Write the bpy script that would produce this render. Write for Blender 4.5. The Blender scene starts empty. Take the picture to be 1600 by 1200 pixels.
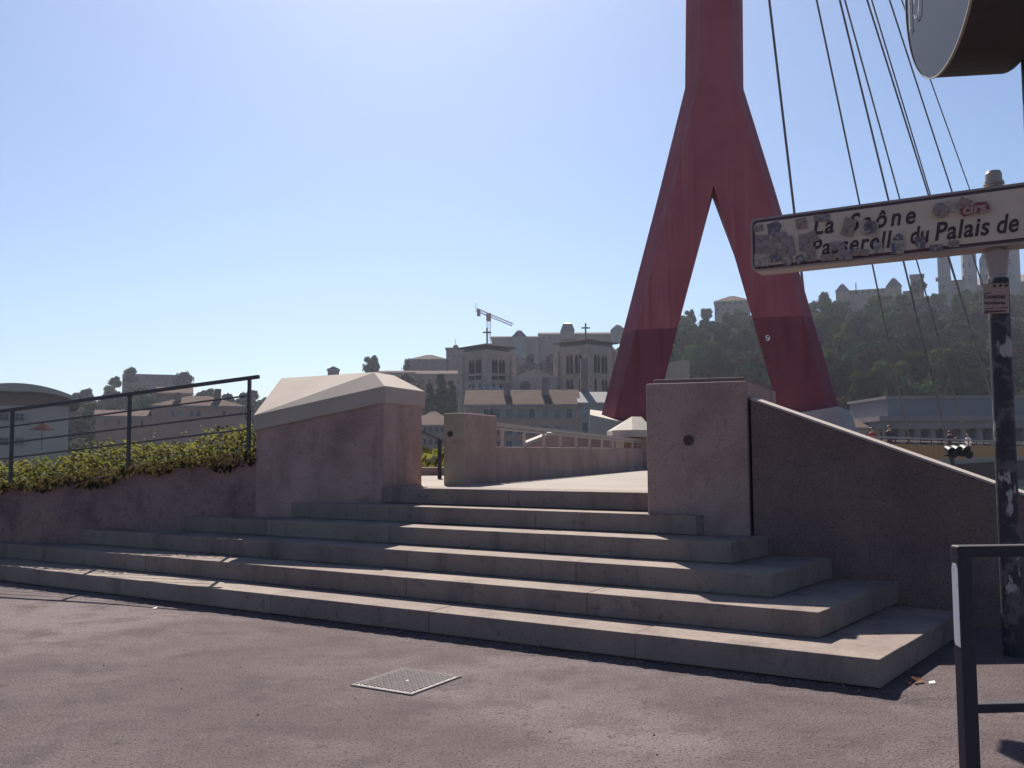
import bpy, math, random
from mathutils import Vector, Matrix
random.seed(7)
rad = math.radians
S = bpy.context.scene
COL = S.collection

# ---------------------------------------------------------------- camera, sky, sun, exposure
F_PX, PITCH, ROLL, EYE = 1450.0, rad(4.22), rad(0.3), 1.42
FW = Vector((0, math.cos(PITCH), math.sin(PITCH)))
_up = Vector((0, -math.sin(PITCH), math.cos(PITCH))); _rt = Vector((1, 0, 0))
RT = _rt*math.cos(ROLL) - _up*math.sin(ROLL)
UP = _up*math.cos(ROLL) + _rt*math.sin(ROLL)
CAM = Vector((0, 0, EYE))
cd = bpy.data.cameras.new('camera'); cam = bpy.data.objects.new('camera', cd); COL.objects.link(cam)
cd.sensor_width = 36; cd.lens = 36*F_PX/1600; cd.clip_end = 5000; cd.clip_start = 0.05
cam.matrix_world = Matrix(((RT.x, UP.x, -FW.x, 0), (RT.y, UP.y, -FW.y, 0), (RT.z, UP.z, -FW.z, EYE), (0, 0, 0, 1)))
S.camera = cam

SUN_AZ, SUN_EL = rad(-7), rad(45)
SUNV = Vector((math.sin(SUN_AZ)*math.cos(SUN_EL), math.cos(SUN_AZ)*math.cos(SUN_EL), math.sin(SUN_EL)))
W = bpy.data.worlds.new('World'); S.world = W; W.use_nodes = True
wn = W.node_tree; bg = wn.nodes['Background']
sky = wn.nodes.new('ShaderNodeTexSky'); sky.sky_type = 'NISHITA'; sky.sun_disc = False
sky.sun_elevation = SUN_EL; sky.sun_rotation = SUN_AZ; sky.altitude = 200; sky.air_density = 1.0; sky.dust_density = 1.0; sky.ozone_density = 2.5
tint = wn.nodes.new('ShaderNodeMix'); tint.data_type = 'RGBA'; tint.blend_type = 'MULTIPLY'; tint.inputs[0].default_value = 1.0
tint.inputs[7].default_value = (.925, 1.02, 1.15, 1); wn.links.new(sky.outputs[0], tint.inputs[6]); wn.links.new(tint.outputs[2], bg.inputs[0]); bg.inputs[1].default_value = 0.053
sl = bpy.data.lights.new('sun', 'SUN'); sl.energy = 5.0; sl.angle = rad(0.5); sl.color = (1.0, 0.93, 0.83)
so = bpy.data.objects.new('sun', sl); COL.objects.link(so)
so.rotation_euler = SUNV.to_track_quat('Z', 'Y').to_euler(); so.location = (0, 0, 60)
S.view_settings.view_transform = 'Standard'; S.view_settings.look = 'None'
S.view_settings.exposure = 0.85; S.view_settings.gamma = 1.0
S.render.engine = 'CYCLES'

# ---------------------------------------------------------------- helpers
def ray(x, y): return FW + RT*((x-800)/F_PX) + UP*((600-y)/F_PX)
def atz(x, y, z): d = ray(x, y); return CAM + d*((z-EYE)/d.z)
def atY(x, y, Y): d = ray(x, y); return CAM + d*(Y/d.y)
def atpl(x, y, p, az):
    n = Vector((math.cos(rad(az)), -math.sin(rad(az)), 0)); d = ray(x, y)
    return CAM + d*(n.dot(Vector((p[0], p[1], 0))-Vector((0, 0, 0)))/n.dot(d))
def dv(az): return Vector((math.sin(rad(az)), math.cos(rad(az)), 0))
def V(*a): return Vector(a)

class MB:
    def __init__(s): s.v = []; s.f = []; s.m = []; s.mi = 0
    def add(s, vs, fs):
        o = len(s.v); s.v += [tuple(p) for p in vs]
        for f in fs: s.f.append(tuple(i+o for i in f)); s.m.append(s.mi)
        return s
    def hexa(s, p):   # 4 bottom (ccw from above), 4 top
        return s.add(p, [(3,2,1,0),(4,5,6,7),(0,1,5,4),(1,2,6,5),(2,3,7,6),(3,0,4,7)])
    def box(s, c, sz, az=90.0):
        a = dv(az)*sz[0]/2; b = dv(az-90)*sz[1]/2; c = Vector(c); h = V(0,0,sz[2]/2)
        return s.hexa([c-a-b-h, c+a-b-h, c+a+b-h, c-a+b-h, c-a-b+h, c+a-b+h, c+a+b+h, c-a+b+h])
    def prism(s, poly, z0, z1):
        n = len(poly); vs = []
        for i, p in enumerate(poly): vs.append((p[0], p[1], z0 if not hasattr(z0, '__len__') else z0[i]))
        for i, p in enumerate(poly): vs.append((p[0], p[1], z1 if not hasattr(z1, '__len__') else z1[i]))
        fs = [tuple(range(n-1, -1, -1)), tuple(range(n, 2*n))] + [(i, (i+1) % n, n+(i+1) % n, n+i) for i in range(n)]
        return s.add(vs, fs)
    def tube(s, p, q, r, r2=None, n=8, cap=True):
        p = Vector(p); q = Vector(q); r2 = r if r2 is None else r2
        d = (q-p).normalized(); a = d.orthogonal().normalized(); b = d.cross(a)
        vs = []
        for c, rr in ((p, r), (q, r2)):
            for i in range(n):
                t = 2*math.pi*i/n; vs.append(c + (a*math.cos(t)+b*math.sin(t))*rr)
        fs = [(i, (i+1) % n, n+(i+1) % n, n+i) for i in range(n)]
        if cap: fs += [tuple(range(n-1, -1, -1)), tuple(range(n, 2*n))]
        return s.add(vs, fs)
    def bar(s, p, q, w, h, side=None):   # square bar
        p = Vector(p); q = Vector(q); d = (q-p).normalized()
        a = side or d.cross(V(0,0,1)); a = Vector(a)
        if a.length < 1e-4: a = V(1,0,0)
        a = a.normalized(); b = a.cross(d).normalized(); a = a*w/2; b = b*h/2
        return s.hexa([p-a-b, p+a-b, q+a-b, q-a-b, p-a+b, p+a+b, q+a+b, q-a+b])
    def build(s, name, mats, parent=None, world=True, smooth=False):
        u_ = sorted({i for f in s.f for i in f}); ix = {j: i for i, j in enumerate(u_)}
        s.v = [s.v[j] for j in u_]; s.f = [tuple(ix[i] for i in f) for f in s.f]
        me = bpy.data.meshes.new(name)
        off = wloc(parent) if (parent and world) else Vector((0,0,0))
        me.from_pydata([tuple(Vector(p)-off) for p in s.v], [], s.f)
        if not isinstance(mats, (list, tuple)): mats = [mats]
        for m in mats: me.materials.append(m)
        if len(mats) > 1: me.polygons.foreach_set('material_index', s.m)
        if smooth: me.polygons.foreach_set('use_smooth', [True]*len(me.polygons))
        me.update()
        o = bpy.data.objects.new(name, me); COL.objects.link(o)
        if parent: o.parent = parent
        return o

def wloc(o):
    l = Vector((0,0,0))
    while o: l += o.location; o = o.parent
    return l
def tag(o, label=None, cat=None, group=None, kind=None):
    if label: o['label'] = label
    if cat: o['category'] = cat
    if group: o['group'] = group
    if kind: o['kind'] = kind
    return o
def thing(name, label, cat, loc=(0,0,0), group=None):
    o = bpy.data.objects.new(name, None); COL.objects.link(o); o.location = loc
    o.empty_display_size = 0.2
    return tag(o, label, cat, group)
def struct(name, mb, mat, **k): return tag(mb.build(name, mat, **k), kind='structure')
def share(name, src, parent, loc):   # a child sharing mesh data, placed at a world location
    o = bpy.data.objects.new(name, src); COL.objects.link(o); o.parent = parent
    o.location = Vector(loc)-wloc(parent); return o
def copy_tree(o, parent=None):
    c = o.copy(); COL.objects.link(c)
    if parent: c.parent = parent
    for ch in list(o.children): copy_tree(ch, c)
    return c
def bevel(o, w=0.008, n=2):
    m = o.modifiers.new('bevel', 'BEVEL'); m.width = w; m.segments = n; m.limit_method = 'ANGLE'; m.angle_limit = rad(40); return o

# ---------------------------------------------------------------- materials
MATS = {}
def mat(name, col, rough=0.8, metal=0.0, spec=0.3, cols=(), bump=(), transl=None, rnd=0.0, coord='Object', tmix=.45):
    """cols: list of (colour, noise scale, low, high, detail, stretch_z); bump: list of (scale, distance)"""
    m = bpy.data.materials.new(name); m.use_nodes = True; nt = m.node_tree; N = nt.nodes; L = nt.links
    b = N['Principled BSDF']; b.inputs['Roughness'].default_value = rough; b.inputs['Metallic'].default_value = metal
    b.inputs['Specular IOR Level'].default_value = spec
    tc = N.new('ShaderNodeTexCoord'); src = tc.outputs[coord]
    rgb = N.new('ShaderNodeRGB'); rgb.outputs[0].default_value = (*col, 1); cur = rgb.outputs[0]
    for c in cols:
        c2, sc, lo, hi, det = c[:5]; st = c[5] if len(c) > 5 else 1.0
        mp = N.new('ShaderNodeMapping'); mp.inputs['Scale'].default_value = (1, 1, st); L.new(src, mp.inputs[0])
        nz = N.new('ShaderNodeTexNoise'); nz.inputs['Scale'].default_value = sc; nz.inputs['Detail'].default_value = det
        nz.inputs['Roughness'].default_value = 0.62; L.new(mp.outputs[0], nz.inputs['Vector'])
        mr = N.new('ShaderNodeMapRange'); mr.inputs[1].default_value = lo; mr.inputs[2].default_value = hi
        L.new(nz.outputs[0], mr.inputs[0])
        mx = N.new('ShaderNodeMix'); mx.data_type = 'RGBA'; L.new(mr.outputs[0], mx.inputs[0])
        L.new(cur, mx.inputs[6]); mx.inputs[7].default_value = (*c2, 1); cur = mx.outputs[2]
    if rnd:
        oi = N.new('ShaderNodeObjectInfo'); mr = N.new('ShaderNodeMapRange')
        mr.inputs[3].default_value = 1-rnd; mr.inputs[4].default_value = 1+rnd; L.new(oi.outputs['Random'], mr.inputs[0])
        hs = N.new('ShaderNodeHueSaturation'); L.new(mr.outputs[0], hs.inputs['Value']); L.new(cur, hs.inputs['Color'])
        mr2 = N.new('ShaderNodeMapRange'); mr2.inputs[3].default_value = 0.5-rnd*.08; mr2.inputs[4].default_value = 0.5+rnd*.08
        L.new(oi.outputs['Random'], mr2.inputs[0]); L.new(mr2.outputs[0], hs.inputs['Hue']); cur = hs.outputs[0]
    L.new(cur, b.inputs['Base Color'])
    nrm = None
    for sc, dist in bump:
        nz = N.new('ShaderNodeTexNoise'); nz.inputs['Scale'].default_value = sc; nz.inputs['Detail'].default_value = 4
        L.new(src, nz.inputs['Vector'])
        bp = N.new('ShaderNodeBump'); bp.inputs['Distance'].default_value = dist; bp.inputs['Strength'].default_value = 1.0
        L.new(nz.outputs[0], bp.inputs['Height'])
        if nrm: L.new(nrm, bp.inputs['Normal'])
        nrm = bp.outputs[0]
    if nrm: L.new(nrm, b.inputs['Normal'])
    if transl:
        tr = N.new('ShaderNodeBsdfTranslucent'); tr.inputs[0].default_value = (*transl, 1)
        ad = N.new('ShaderNodeMixShader'); ad.inputs[0].default_value = tmix
        L.new(b.outputs[0], ad.inputs[1]); L.new(tr.outputs[0], ad.inputs[2]); L.new(ad.outputs[0], N['Material Output'].inputs[0])
    MATS[name] = m; return m

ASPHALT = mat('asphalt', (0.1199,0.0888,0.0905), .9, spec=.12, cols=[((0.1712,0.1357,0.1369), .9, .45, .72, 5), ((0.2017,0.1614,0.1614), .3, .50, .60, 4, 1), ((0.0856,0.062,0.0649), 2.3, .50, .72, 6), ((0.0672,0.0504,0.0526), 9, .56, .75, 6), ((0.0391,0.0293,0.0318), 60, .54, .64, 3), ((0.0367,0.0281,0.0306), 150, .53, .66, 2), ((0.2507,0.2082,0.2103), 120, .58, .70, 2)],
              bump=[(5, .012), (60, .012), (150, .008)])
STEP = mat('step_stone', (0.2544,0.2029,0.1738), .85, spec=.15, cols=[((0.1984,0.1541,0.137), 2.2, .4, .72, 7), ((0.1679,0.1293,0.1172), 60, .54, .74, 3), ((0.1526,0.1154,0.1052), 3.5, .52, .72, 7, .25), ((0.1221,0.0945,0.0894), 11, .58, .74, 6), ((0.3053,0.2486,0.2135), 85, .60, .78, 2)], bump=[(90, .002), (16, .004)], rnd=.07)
MORTAR = mat('mortar', (.10,.085,.08), .95)
WALL2 = mat('stained_ramp_wall', (0.2881,0.192,0.1788), .95, cols=[((0.1494,0.0985,0.1043), 1.1, .44, .62, 7), ((0.3521,0.2216,0.1639), .7, .52, .68, 6), ((0.1067,0.0788,0.0844), 2.6, .54, .72, 7, .4), ((0.1387,0.0985,0.0944), 14, .55, .75, 5), ((0.4268,0.3249,0.298), 32, .60, .78, 3)],
           bump=[(6, .05), (30, .03), (110, .008)])
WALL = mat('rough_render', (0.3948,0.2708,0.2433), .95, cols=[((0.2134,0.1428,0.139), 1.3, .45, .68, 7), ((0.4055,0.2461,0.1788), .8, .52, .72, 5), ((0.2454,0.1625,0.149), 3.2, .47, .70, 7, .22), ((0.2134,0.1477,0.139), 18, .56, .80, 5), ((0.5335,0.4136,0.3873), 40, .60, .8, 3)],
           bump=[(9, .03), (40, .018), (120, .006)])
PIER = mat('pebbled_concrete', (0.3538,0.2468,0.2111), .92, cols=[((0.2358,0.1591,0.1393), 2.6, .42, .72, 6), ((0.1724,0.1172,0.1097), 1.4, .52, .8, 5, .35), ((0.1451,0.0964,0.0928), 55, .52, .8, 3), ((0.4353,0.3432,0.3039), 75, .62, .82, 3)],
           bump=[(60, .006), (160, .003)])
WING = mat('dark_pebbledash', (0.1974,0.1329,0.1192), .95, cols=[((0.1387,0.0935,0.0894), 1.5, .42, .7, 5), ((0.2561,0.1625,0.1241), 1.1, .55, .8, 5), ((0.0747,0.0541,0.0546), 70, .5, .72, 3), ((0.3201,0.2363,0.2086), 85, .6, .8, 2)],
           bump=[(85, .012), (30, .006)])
CAPM = mat('smooth_concrete', (0.3826,0.3182,0.2741), .8, cols=[((0.3419,0.2785,0.2384), 2.0, .4, .75, 5), ((0.293,0.2387,0.2066), 80, .6, .85, 3)], bump=[(120, .0012)])
YELLOWISH = mat('yellowish_concrete', (.40,.33,.24), .9, cols=[((.34,.26,.19), 3.0, .42, .7, 5), ((.30,.15,.12), 2.2, .55, .72, 4)], bump=[(60, .004)])
PALECONC = mat('pale_concrete', (0.378,0.3375,0.2903), .85, cols=[((0.3105,0.27,0.2363), 1.2, .45, .75, 5)])
COPING = mat('pale_coping', (0.336,0.28,0.248), .8, cols=[((0.4,0.344,0.304), 14, .5, .8, 3)])
DARKMETAL = mat('dark_grey_paint', (.030,.027,.033), .6, spec=.3, cols=[((.055,.05,.054), 25, .6, .8, 4)])
BLACKMETAL = mat('black_paint', (.02,.018,.022), .45, spec=.5)
REFLECT = mat('pale_reflective_tape', (.72,.70,.69), .5, cols=[((.4,.38,.38), 30, .55, .8, 4)])
MASTRED = mat('red_mast_paint', (0.3388,0.0901,0.1075), .75, spec=.2, cols=[((0.2772,0.067,0.086), .45, .42, .66, 6), ((0.4066,0.1444,0.1518), 1.6, .52, .78, 6, .06), ((0.271,0.0578,0.0759), 2.4, .56, .78, 6, .05), ((0.2957,0.0693,0.0822), 9, .60, .8, 5)], bump=[(1.2, .012), (30, .001)])
MASTDARK = mat('dark_red_protective_paint', (0.198,0.0494,0.0624), .75, spec=.2, cols=[((0.24,0.065,0.0754), .7, .45, .7, 6), ((0.132,0.0312,0.0442), 2.0, .52, .75, 6, .08), ((0.264,0.104,0.104), 6, .64, .8, 5)], bump=[(1.2, .012)])
CABLE = mat('steel_cable', (.10,.085,.09), .5, spec=.4)
SIGNFACE = mat('cream_sign_face', (.55,.44,.345), .6, spec=.2, cols=[((.48,.385,.30), 6, .45, .75, 4)])
SIGNFRAME = mat('sign_frame', (.30,.235,.215), .5, spec=.5, cols=[((.24,.19,.18), 12, .5, .75, 4)])
SIGNDARK = mat('sign_dark_line', (.085,.045,.055), .6)
INK = mat('sign_lettering', (.06,.035,.045), .6)
POST = mat('worn_black_post', (.035,.03,.035), .6, cols=[((.10,.085,.085), 9, .52, .6, 5), ((.33,.29,.27), 5.5, .60, .63, 6, .5)], bump=[(40, .002)])
POSTCAP = mat('galvanised_cap', (.33,.29,.25), .5, metal=.3)
GLASSPANEL = mat('pale_dial_glass', (.085,.108,.155), 1.0, spec=.04)
DRUM = mat('drum_side_paint', (0.033,0.027,0.03), .55, spec=.4, cols=[((0.045,0.033,0.0348), 8, .45, .7, 4)])
WHITE = mat('white_marking', (.8,.8,.8), .5)
IRON = mat('cast_iron_cover', (0.1955,0.1677,0.168), .65, metal=.2, cols=[((0.136,0.1131,0.112), 30, .5, .75, 3)])
DUST = mat('pale_dust_mortar', (0.22,0.1953,0.1843), .95, cols=[((0.165,0.1403,0.1375), 22, .45, .7, 5)])
LEAFDRY = mat('dry_leaf', (.30,.15,.06), .8, transl=(.4,.2,.08))
HEDGE2 = mat('old_ivy_leaves', (.030,.030,.014), .8, spec=.1, transl=(.09,.07,.03))
HEDGE = mat('ivy_leaves', (0.0475,0.0617,0.0228), .7, spec=.18, cols=[((0.076,0.0665,0.0266), 5, .5, .7, 3), ((0.0285,0.0333,0.0152), 9, .5, .7, 3)], transl=(0.19,0.19,0.0427))
STEM = mat('brown_stem', (.09,.065,.045), .9)
RAILM = mat('glare_lifted_railing', (.055,.05,.06), .5, spec=.4, cols=[((.09,.08,.085), 20, .55, .75, 4)])  # dark railing paint lifted to grey, glare put into the colour
RAILPALE = mat('pale_rail_paint', (0.35,0.294,0.259), .6)
ORANGE = mat('ochre_panel', (.50,.21,.06), .6, cols=[((.42,.17,.05), .8, .45, .7, 4)])
GIRDER = mat('dark_girder', (.12,.06,.06), .7)
DECKTOP = mat('deck_boards', (.33,.28,.25), .85)
WATER = mat('river_water', (.03,.05,.045), .08, spec=.6, bump=[(.6, .15), (2.5, .05)])
HILLM = mat('wooded_ground', (.020,.024,.013), 1.0, spec=.0, cols=[((.028,.026,.016), .03, .45, .65, 6), ((.012,.016,.009), .12, .45, .7, 6)])
CROWN1 = mat('foliage_dark', (0.018,0.0304,0.0101), 1.0, spec=.0, rnd=.6, tmix=.2, transl=(0.023,0.0374,0.0078))
CROWN2 = mat('foliage_mid', (0.0565,0.0819,0.0257), 1.0, spec=.0, rnd=.6, tmix=.2, transl=(0.0672,0.0935,0.018))
CROWN3 = mat('foliage_brownish', (0.049,0.0408,0.0215), 1.0, spec=.0, rnd=.3, tmix=.2, transl=(0.0458,0.0408,0.0143))
UNDER = mat('undergrowth', (.014,.018,.009), 1.0, spec=.0)
BARK = mat('bark', (.08,.06,.05), .9, spec=.06)
PINKFAC = mat('rose_ochre_facade', (0.4284,0.2656,0.2019), .9, spec=.06, cols=[((0.3569,0.2177,0.1716), .25, .42, .7, 5)])
BEIGEFAC = mat('beige_facade', (0.3643,0.2732,0.2079), .9, spec=.06, cols=[((0.3005,0.2194,0.1694), .2, .42, .7, 5)])
CREAMF = mat('cream_facade', (.42,.345,.285), .9, spec=.06, cols=[((.36,.295,.245), .3, .42, .7, 5)])
PALEFAC = mat('pale_facade', (0.33,0.3036,0.2706), .9, spec=.06, cols=[((0.2772,0.2508,0.2244), .2, .42, .7, 5)])
GREYSTONE = mat('old_grey_stone', (0.3941,0.3091,0.2436), .9, spec=.06, cols=[((0.2846,0.2143,0.1793), .35, .4, .7, 6), ((0.219,0.1645,0.1425), .5, .55, .8, 5, .3)])
DARKSTONE = mat('dark_weathered_stone', (0.2346,0.1691,0.1457), .9, spec=.06, cols=[((0.1564,0.1127,0.1041), .3, .45, .7, 6)])
TILE = mat('terracotta_roof', (0.09,0.0562,0.0446), .9, spec=.06, cols=[((0.0576,0.036,0.0317), .6, .4, .7, 6)])
ROOFB = mat('old_brown_tower_roof', (.07,.048,.042), 1.0, spec=.0)
HOLE = mat('painted_hole_dark', (.075,.058,.055), .95, spec=.1)  # flat disc colour, stands for the shade inside a round hole
SLATE = mat('slate_roof', (.09,.085,.095), .5, spec=.5)
ZINC = mat('zinc_roof', (.17,.16,.165), .8, spec=.12)
GLASSW = mat('window_pane', (.03,.032,.05), .3, spec=.4)
DEEP = mat('deep_opening', (.012,.011,.014), 1.0, spec=.0)
PANE2 = mat('window_pane_blind', (.16,.14,.13), .5); PANE3 = mat('window_pane_sky', (.08,.10,.15), .15, spec=.7)
SHUT = mat('grey_window_surround', (.30,.26,.24), .8)
BASIL = mat('pale_basilica_stone', (0.3025,0.2915,0.275), .85, cols=[((0.2475,0.2365,0.2255), .15, .42, .7, 5)])
CRANEM = mat('crane_red_steel', (.33,.12,.10), .6)
CRANEW = mat('crane_grey_steel', (.42,.38,.38), .6)
SKIN = mat('skin', (.42,.26,.19), .6)
HAIR = mat('dark_hair', (.03,.022,.02), .6)

# ================================================================= GROUND AND RIVER
def ground_z(p):
    # shallow gutter along the foot of the lowest step
    n = dv(32).x*p[0]+dv(32).y*p[1]
    d = 5.955-n; u = dv(122).x*p[0]+dv(122).y*p[1]
    if d > 0 and u < -.4:
        return -.022*math.exp(-((d-.16)/.13)**2)
    return 0.0
QUAY_Y = 12.2
def grid(x0, x1, nx, y0, y1, ny, fz):
    vs = []; fs = []
    for j in range(ny+1):
        for i in range(nx+1):
            x = x0+(x1-x0)*i/nx; y = y0+(y1-y0)*j/ny; vs.append((x, y, fz((x, y))))
    for j in range(ny):
        for i in range(nx):
            a = j*(nx+1)+i; fs.append((a, a+1, a+nx+2, a+nx+1))
    return vs, fs
g = MB(); g.add(*grid(-6, 6, 110, 2, 12, 100, ground_z))
# the rest of the quay round the fine patch, reaching far to the sides and behind
g.add([(-400,-300,0),(400,-300,0),(400,2,0),(6,2,0),(-6,2,0),(-400,2,0)], [(0,1,2,3,4,5)])
g.add([(-400,2,0),(-6,2,0),(-6,12,0),(-400,12,0)], [(0,1,2,3)])
g.add([(6,2,0),(400,2,0),(400,12,0),(6,12,0)], [(0,1,2,3)])
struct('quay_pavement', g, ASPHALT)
w = MB(); w.add([(-700,10,-5),(700,10,-5),(700,175,-5),(-700,175,-5)], [(0,1,2,3)])
struct('river_water', w, WATER)
w = MB(); w.box((0,12.3,-3.1),(800,.6,6.2)); struct('quay_wall', w, DARKSTONE)

# ================================================================= STAIRS
U, NN, FL = dv(122), dv(32), dv(38)
RISE = .173
PERP = [5.955, 6.40, 6.845, 7.29, 7.73, 8.09]
CORN = [-1.141, -1.60, -2.045, -2.49, -2.955, -3.40]
def sp(u, n): return U*u + NN*n
LW0, LWAZ = V(-1.45, 10.42, 0), -77.0          # line of the left wall's face
def left_u(n):
    d = dv(LWAZ); # intersection of the step front with the wall face
    # sp(u,n) = LW0 + d*s
    # u = U.(LW0+d s), n = NN.(LW0+d s)
    s = (n-NN.dot(LW0))/NN.dot(d); return U.dot(LW0)+U.dot(d)*s
stairs = thing('stone_stairs', 'six pale stone steps climbing from the asphalt to the bridge landing', 'stairs', sp(CORN[0], PERP[0]))
core = MB()
rj = random.Random(3)
for k in range(6):
    z0, z1 = RISE*k, RISE*(k+1)
    n0 = PERP[k]; tread = (PERP[k+1]-n0 if k < 5 else .42)+.06
    uL = min(left_u(n0), left_u(n0+tread))-.25; uR = CORN[k]
    # joints
    cuts = [uR]; x = uR-1.5-.4*rj.random()
    while x > uL+.5: cuts.append(x); x -= 1.72+.1*rj.random()
    cuts.append(uL)
    for i in range(len(cuts)-1):
        a, b = cuts[i+1]+.0012, cuts[i]-(.0012 if i else 0)
        dz = (rj.random()-.5)*.004; dn = (rj.random()-.5)*.006
        p0, p1 = sp(a, n0+dn), sp(b, n0+dn)
        p2 = sp(b, n0+tread) if i else p1+FL*(tread/FL.dot(NN)); p3 = sp(a, n0+tread)
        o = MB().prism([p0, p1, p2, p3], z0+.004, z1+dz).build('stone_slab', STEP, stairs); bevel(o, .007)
    if k < 5:
        c = sp(uR, n0); s = tread/FL.dot(NN)+.004; wid = .52
        end = [2.1, 1.9, 1.7, 1.5, .9][k]
        while s < end:
            e = min(s+1.2, end); q0, q1 = c+FL*s, c+FL*(e-.006)
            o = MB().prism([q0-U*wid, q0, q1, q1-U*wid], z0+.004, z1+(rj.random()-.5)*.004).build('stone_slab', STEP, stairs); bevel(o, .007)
            s = e
    cc = sp(uR-.03, n0+.03)
    core.prism([sp(uL, n0+.03), cc, cc+FL*2.0, sp(uL, n0+3.2)], z0-.001 if k else -.05, z1-.012)
core.build('mortar_core', MORTAR, stairs)

# ================================================================= RIGHT PIER AND WING WALL
LAND = 6*RISE
PAZ = 110.0
PR = V(2.05, 8.10, 0); pd = dv(-70); ps = dv(25)
PLf = PR+pd*.89
rp = thing('bridge_gate_pier', 'square pebbled concrete pier with a dark round hole right of the stairs', 'pier', PR)
q = [PLf, PR, PR+ps*1.56, PLf+ps*1.56]
body = MB(); body.prism(q, 0.0, 2.035)
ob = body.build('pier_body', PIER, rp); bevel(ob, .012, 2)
inn = [PLf+ps*.05-pd*.05, PR+ps*.05+pd*.03, PR+ps*1.5+pd*.03, PLf+ps*1.5-pd*.05]
bevel(MB().prism(inn, 2.035, 2.075).build('top_plate', DARKSTONE, rp), .01)
# round hole plate, as seen on the face
hc = atpl(1076, 688, (PR.x, PR.y), PAZ) ; hn = dv(200)
ring = MB(); ring.tube(hc+hn*.004, hc-hn*.03, .048, n=20); ring.build('form_hole', HOLE, rp)
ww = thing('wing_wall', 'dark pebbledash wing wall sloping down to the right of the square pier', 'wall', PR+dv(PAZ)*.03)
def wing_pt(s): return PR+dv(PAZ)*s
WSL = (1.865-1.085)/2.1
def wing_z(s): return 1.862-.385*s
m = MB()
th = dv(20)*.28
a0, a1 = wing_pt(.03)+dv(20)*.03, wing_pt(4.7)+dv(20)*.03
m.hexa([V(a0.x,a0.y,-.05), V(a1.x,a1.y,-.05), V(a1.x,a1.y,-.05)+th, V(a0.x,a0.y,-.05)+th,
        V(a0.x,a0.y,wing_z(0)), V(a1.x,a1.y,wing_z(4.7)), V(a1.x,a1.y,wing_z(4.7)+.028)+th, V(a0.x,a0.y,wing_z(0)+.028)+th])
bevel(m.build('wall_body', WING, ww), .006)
cpm = MB()
e = V(0,0,.008); b0 = V(a0.x,a0.y,wing_z(0)); b1 = V(a1.x,a1.y,wing_z(4.7))
up1 = V(0,0,.028)
cpm.hexa([b0+e*.4-th*.03, b1+e*.4-th*.03, b1+up1*1.03+th*1.03+e*.4, b0+up1*1.03+th*1.03+e*.4, b0+e*3-th*.03, b1+e*3-th*.03, b1+up1*1.03+th*1.03+e*3, b0+up1*1.03+th*1.03+e*3])
cpm.build('sunlit_edge_coping', COPING, ww)  # pale colour and tilt put the wall top's sunlit line into the coping

# ================================================================= LEFT PIER, CAP, WALL
ld = dv(LWAZ)
L0 = V(-1.45, 10.45, 0); lside = dv(20)
Lend = atpl(400, 690, (L0.x, L0.y), LWAZ)
llen = (Vector((Lend.x, Lend.y, 0))-L0).length
lp = thing('stair_end_pier', 'rough concrete pier left of the stairs with a pale hipped cap', 'pier', L0)
zR = atpl(604, 630, (L0.x, L0.y), LWAZ).z; zL = atpl(400, 672, (L0.x, L0.y), LWAZ).z
dep = 1.0
pa, pb = L0, L0+ld*llen
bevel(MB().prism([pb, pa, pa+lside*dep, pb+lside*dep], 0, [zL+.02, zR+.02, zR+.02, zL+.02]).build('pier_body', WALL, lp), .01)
# hipped cap
ov = .03
f0 = pa-ld*ov-lside*ov; f1 = pb+ld*.02-lside*ov
b0_ = pa-ld*ov+lside*(dep+ov); b1_ = pb+ld*.02+lside*(dep+ov)
FRb = atpl(604, 629, (f0.x, f0.y), LWAZ).z; FLb = atpl(398, 673, (f0.x, f0.y), LWAZ).z
FRt = atpl(604, 603, (f0.x, f0.y), LWAZ).z; FLt = atpl(398, 649, (f0.x, f0.y), LWAZ).z
rin = f0+ld*.12+lside*.28; rA = V(rin.x, rin.y, 0); A = atpl(585, 581.5, (rA.x, rA.y), LWAZ)
rA2 = rin+lside*.55; B = V(0,0,0)
A = V(A.x, A.y, A.z); B = A+lside*.5
vs = [V(f1.x,f1.y,FLb), V(f0.x,f0.y,FRb), V(b0_.x,b0_.y,FRb), V(b1_.x,b1_.y,FLb),
      V(f1.x,f1.y,FLt), V(f0.x,f0.y,FRt), V(b0_.x,b0_.y,FRt), V(b1_.x,b1_.y,FLt), A, B]
bl_ = atpl(439, 591, ((pb+lside*(dep+ov)).x, (pb+lside*(dep+ov)).y), LWAZ); vs[7] = bl_; vs[3] = V(bl_.x, bl_.y, FLb)
cap = MB(); cap.add(vs, [(3,2,1,0),(0,1,5,4),(1,2,6,5),(2,3,7,6),(3,0,4,7),(4,5,8),(5,6,9,8),(6,7,9),(7,4,8),(7,8,9)])
bevel(cap.build('hipped_cap', CAPM, lp), .008)

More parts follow.
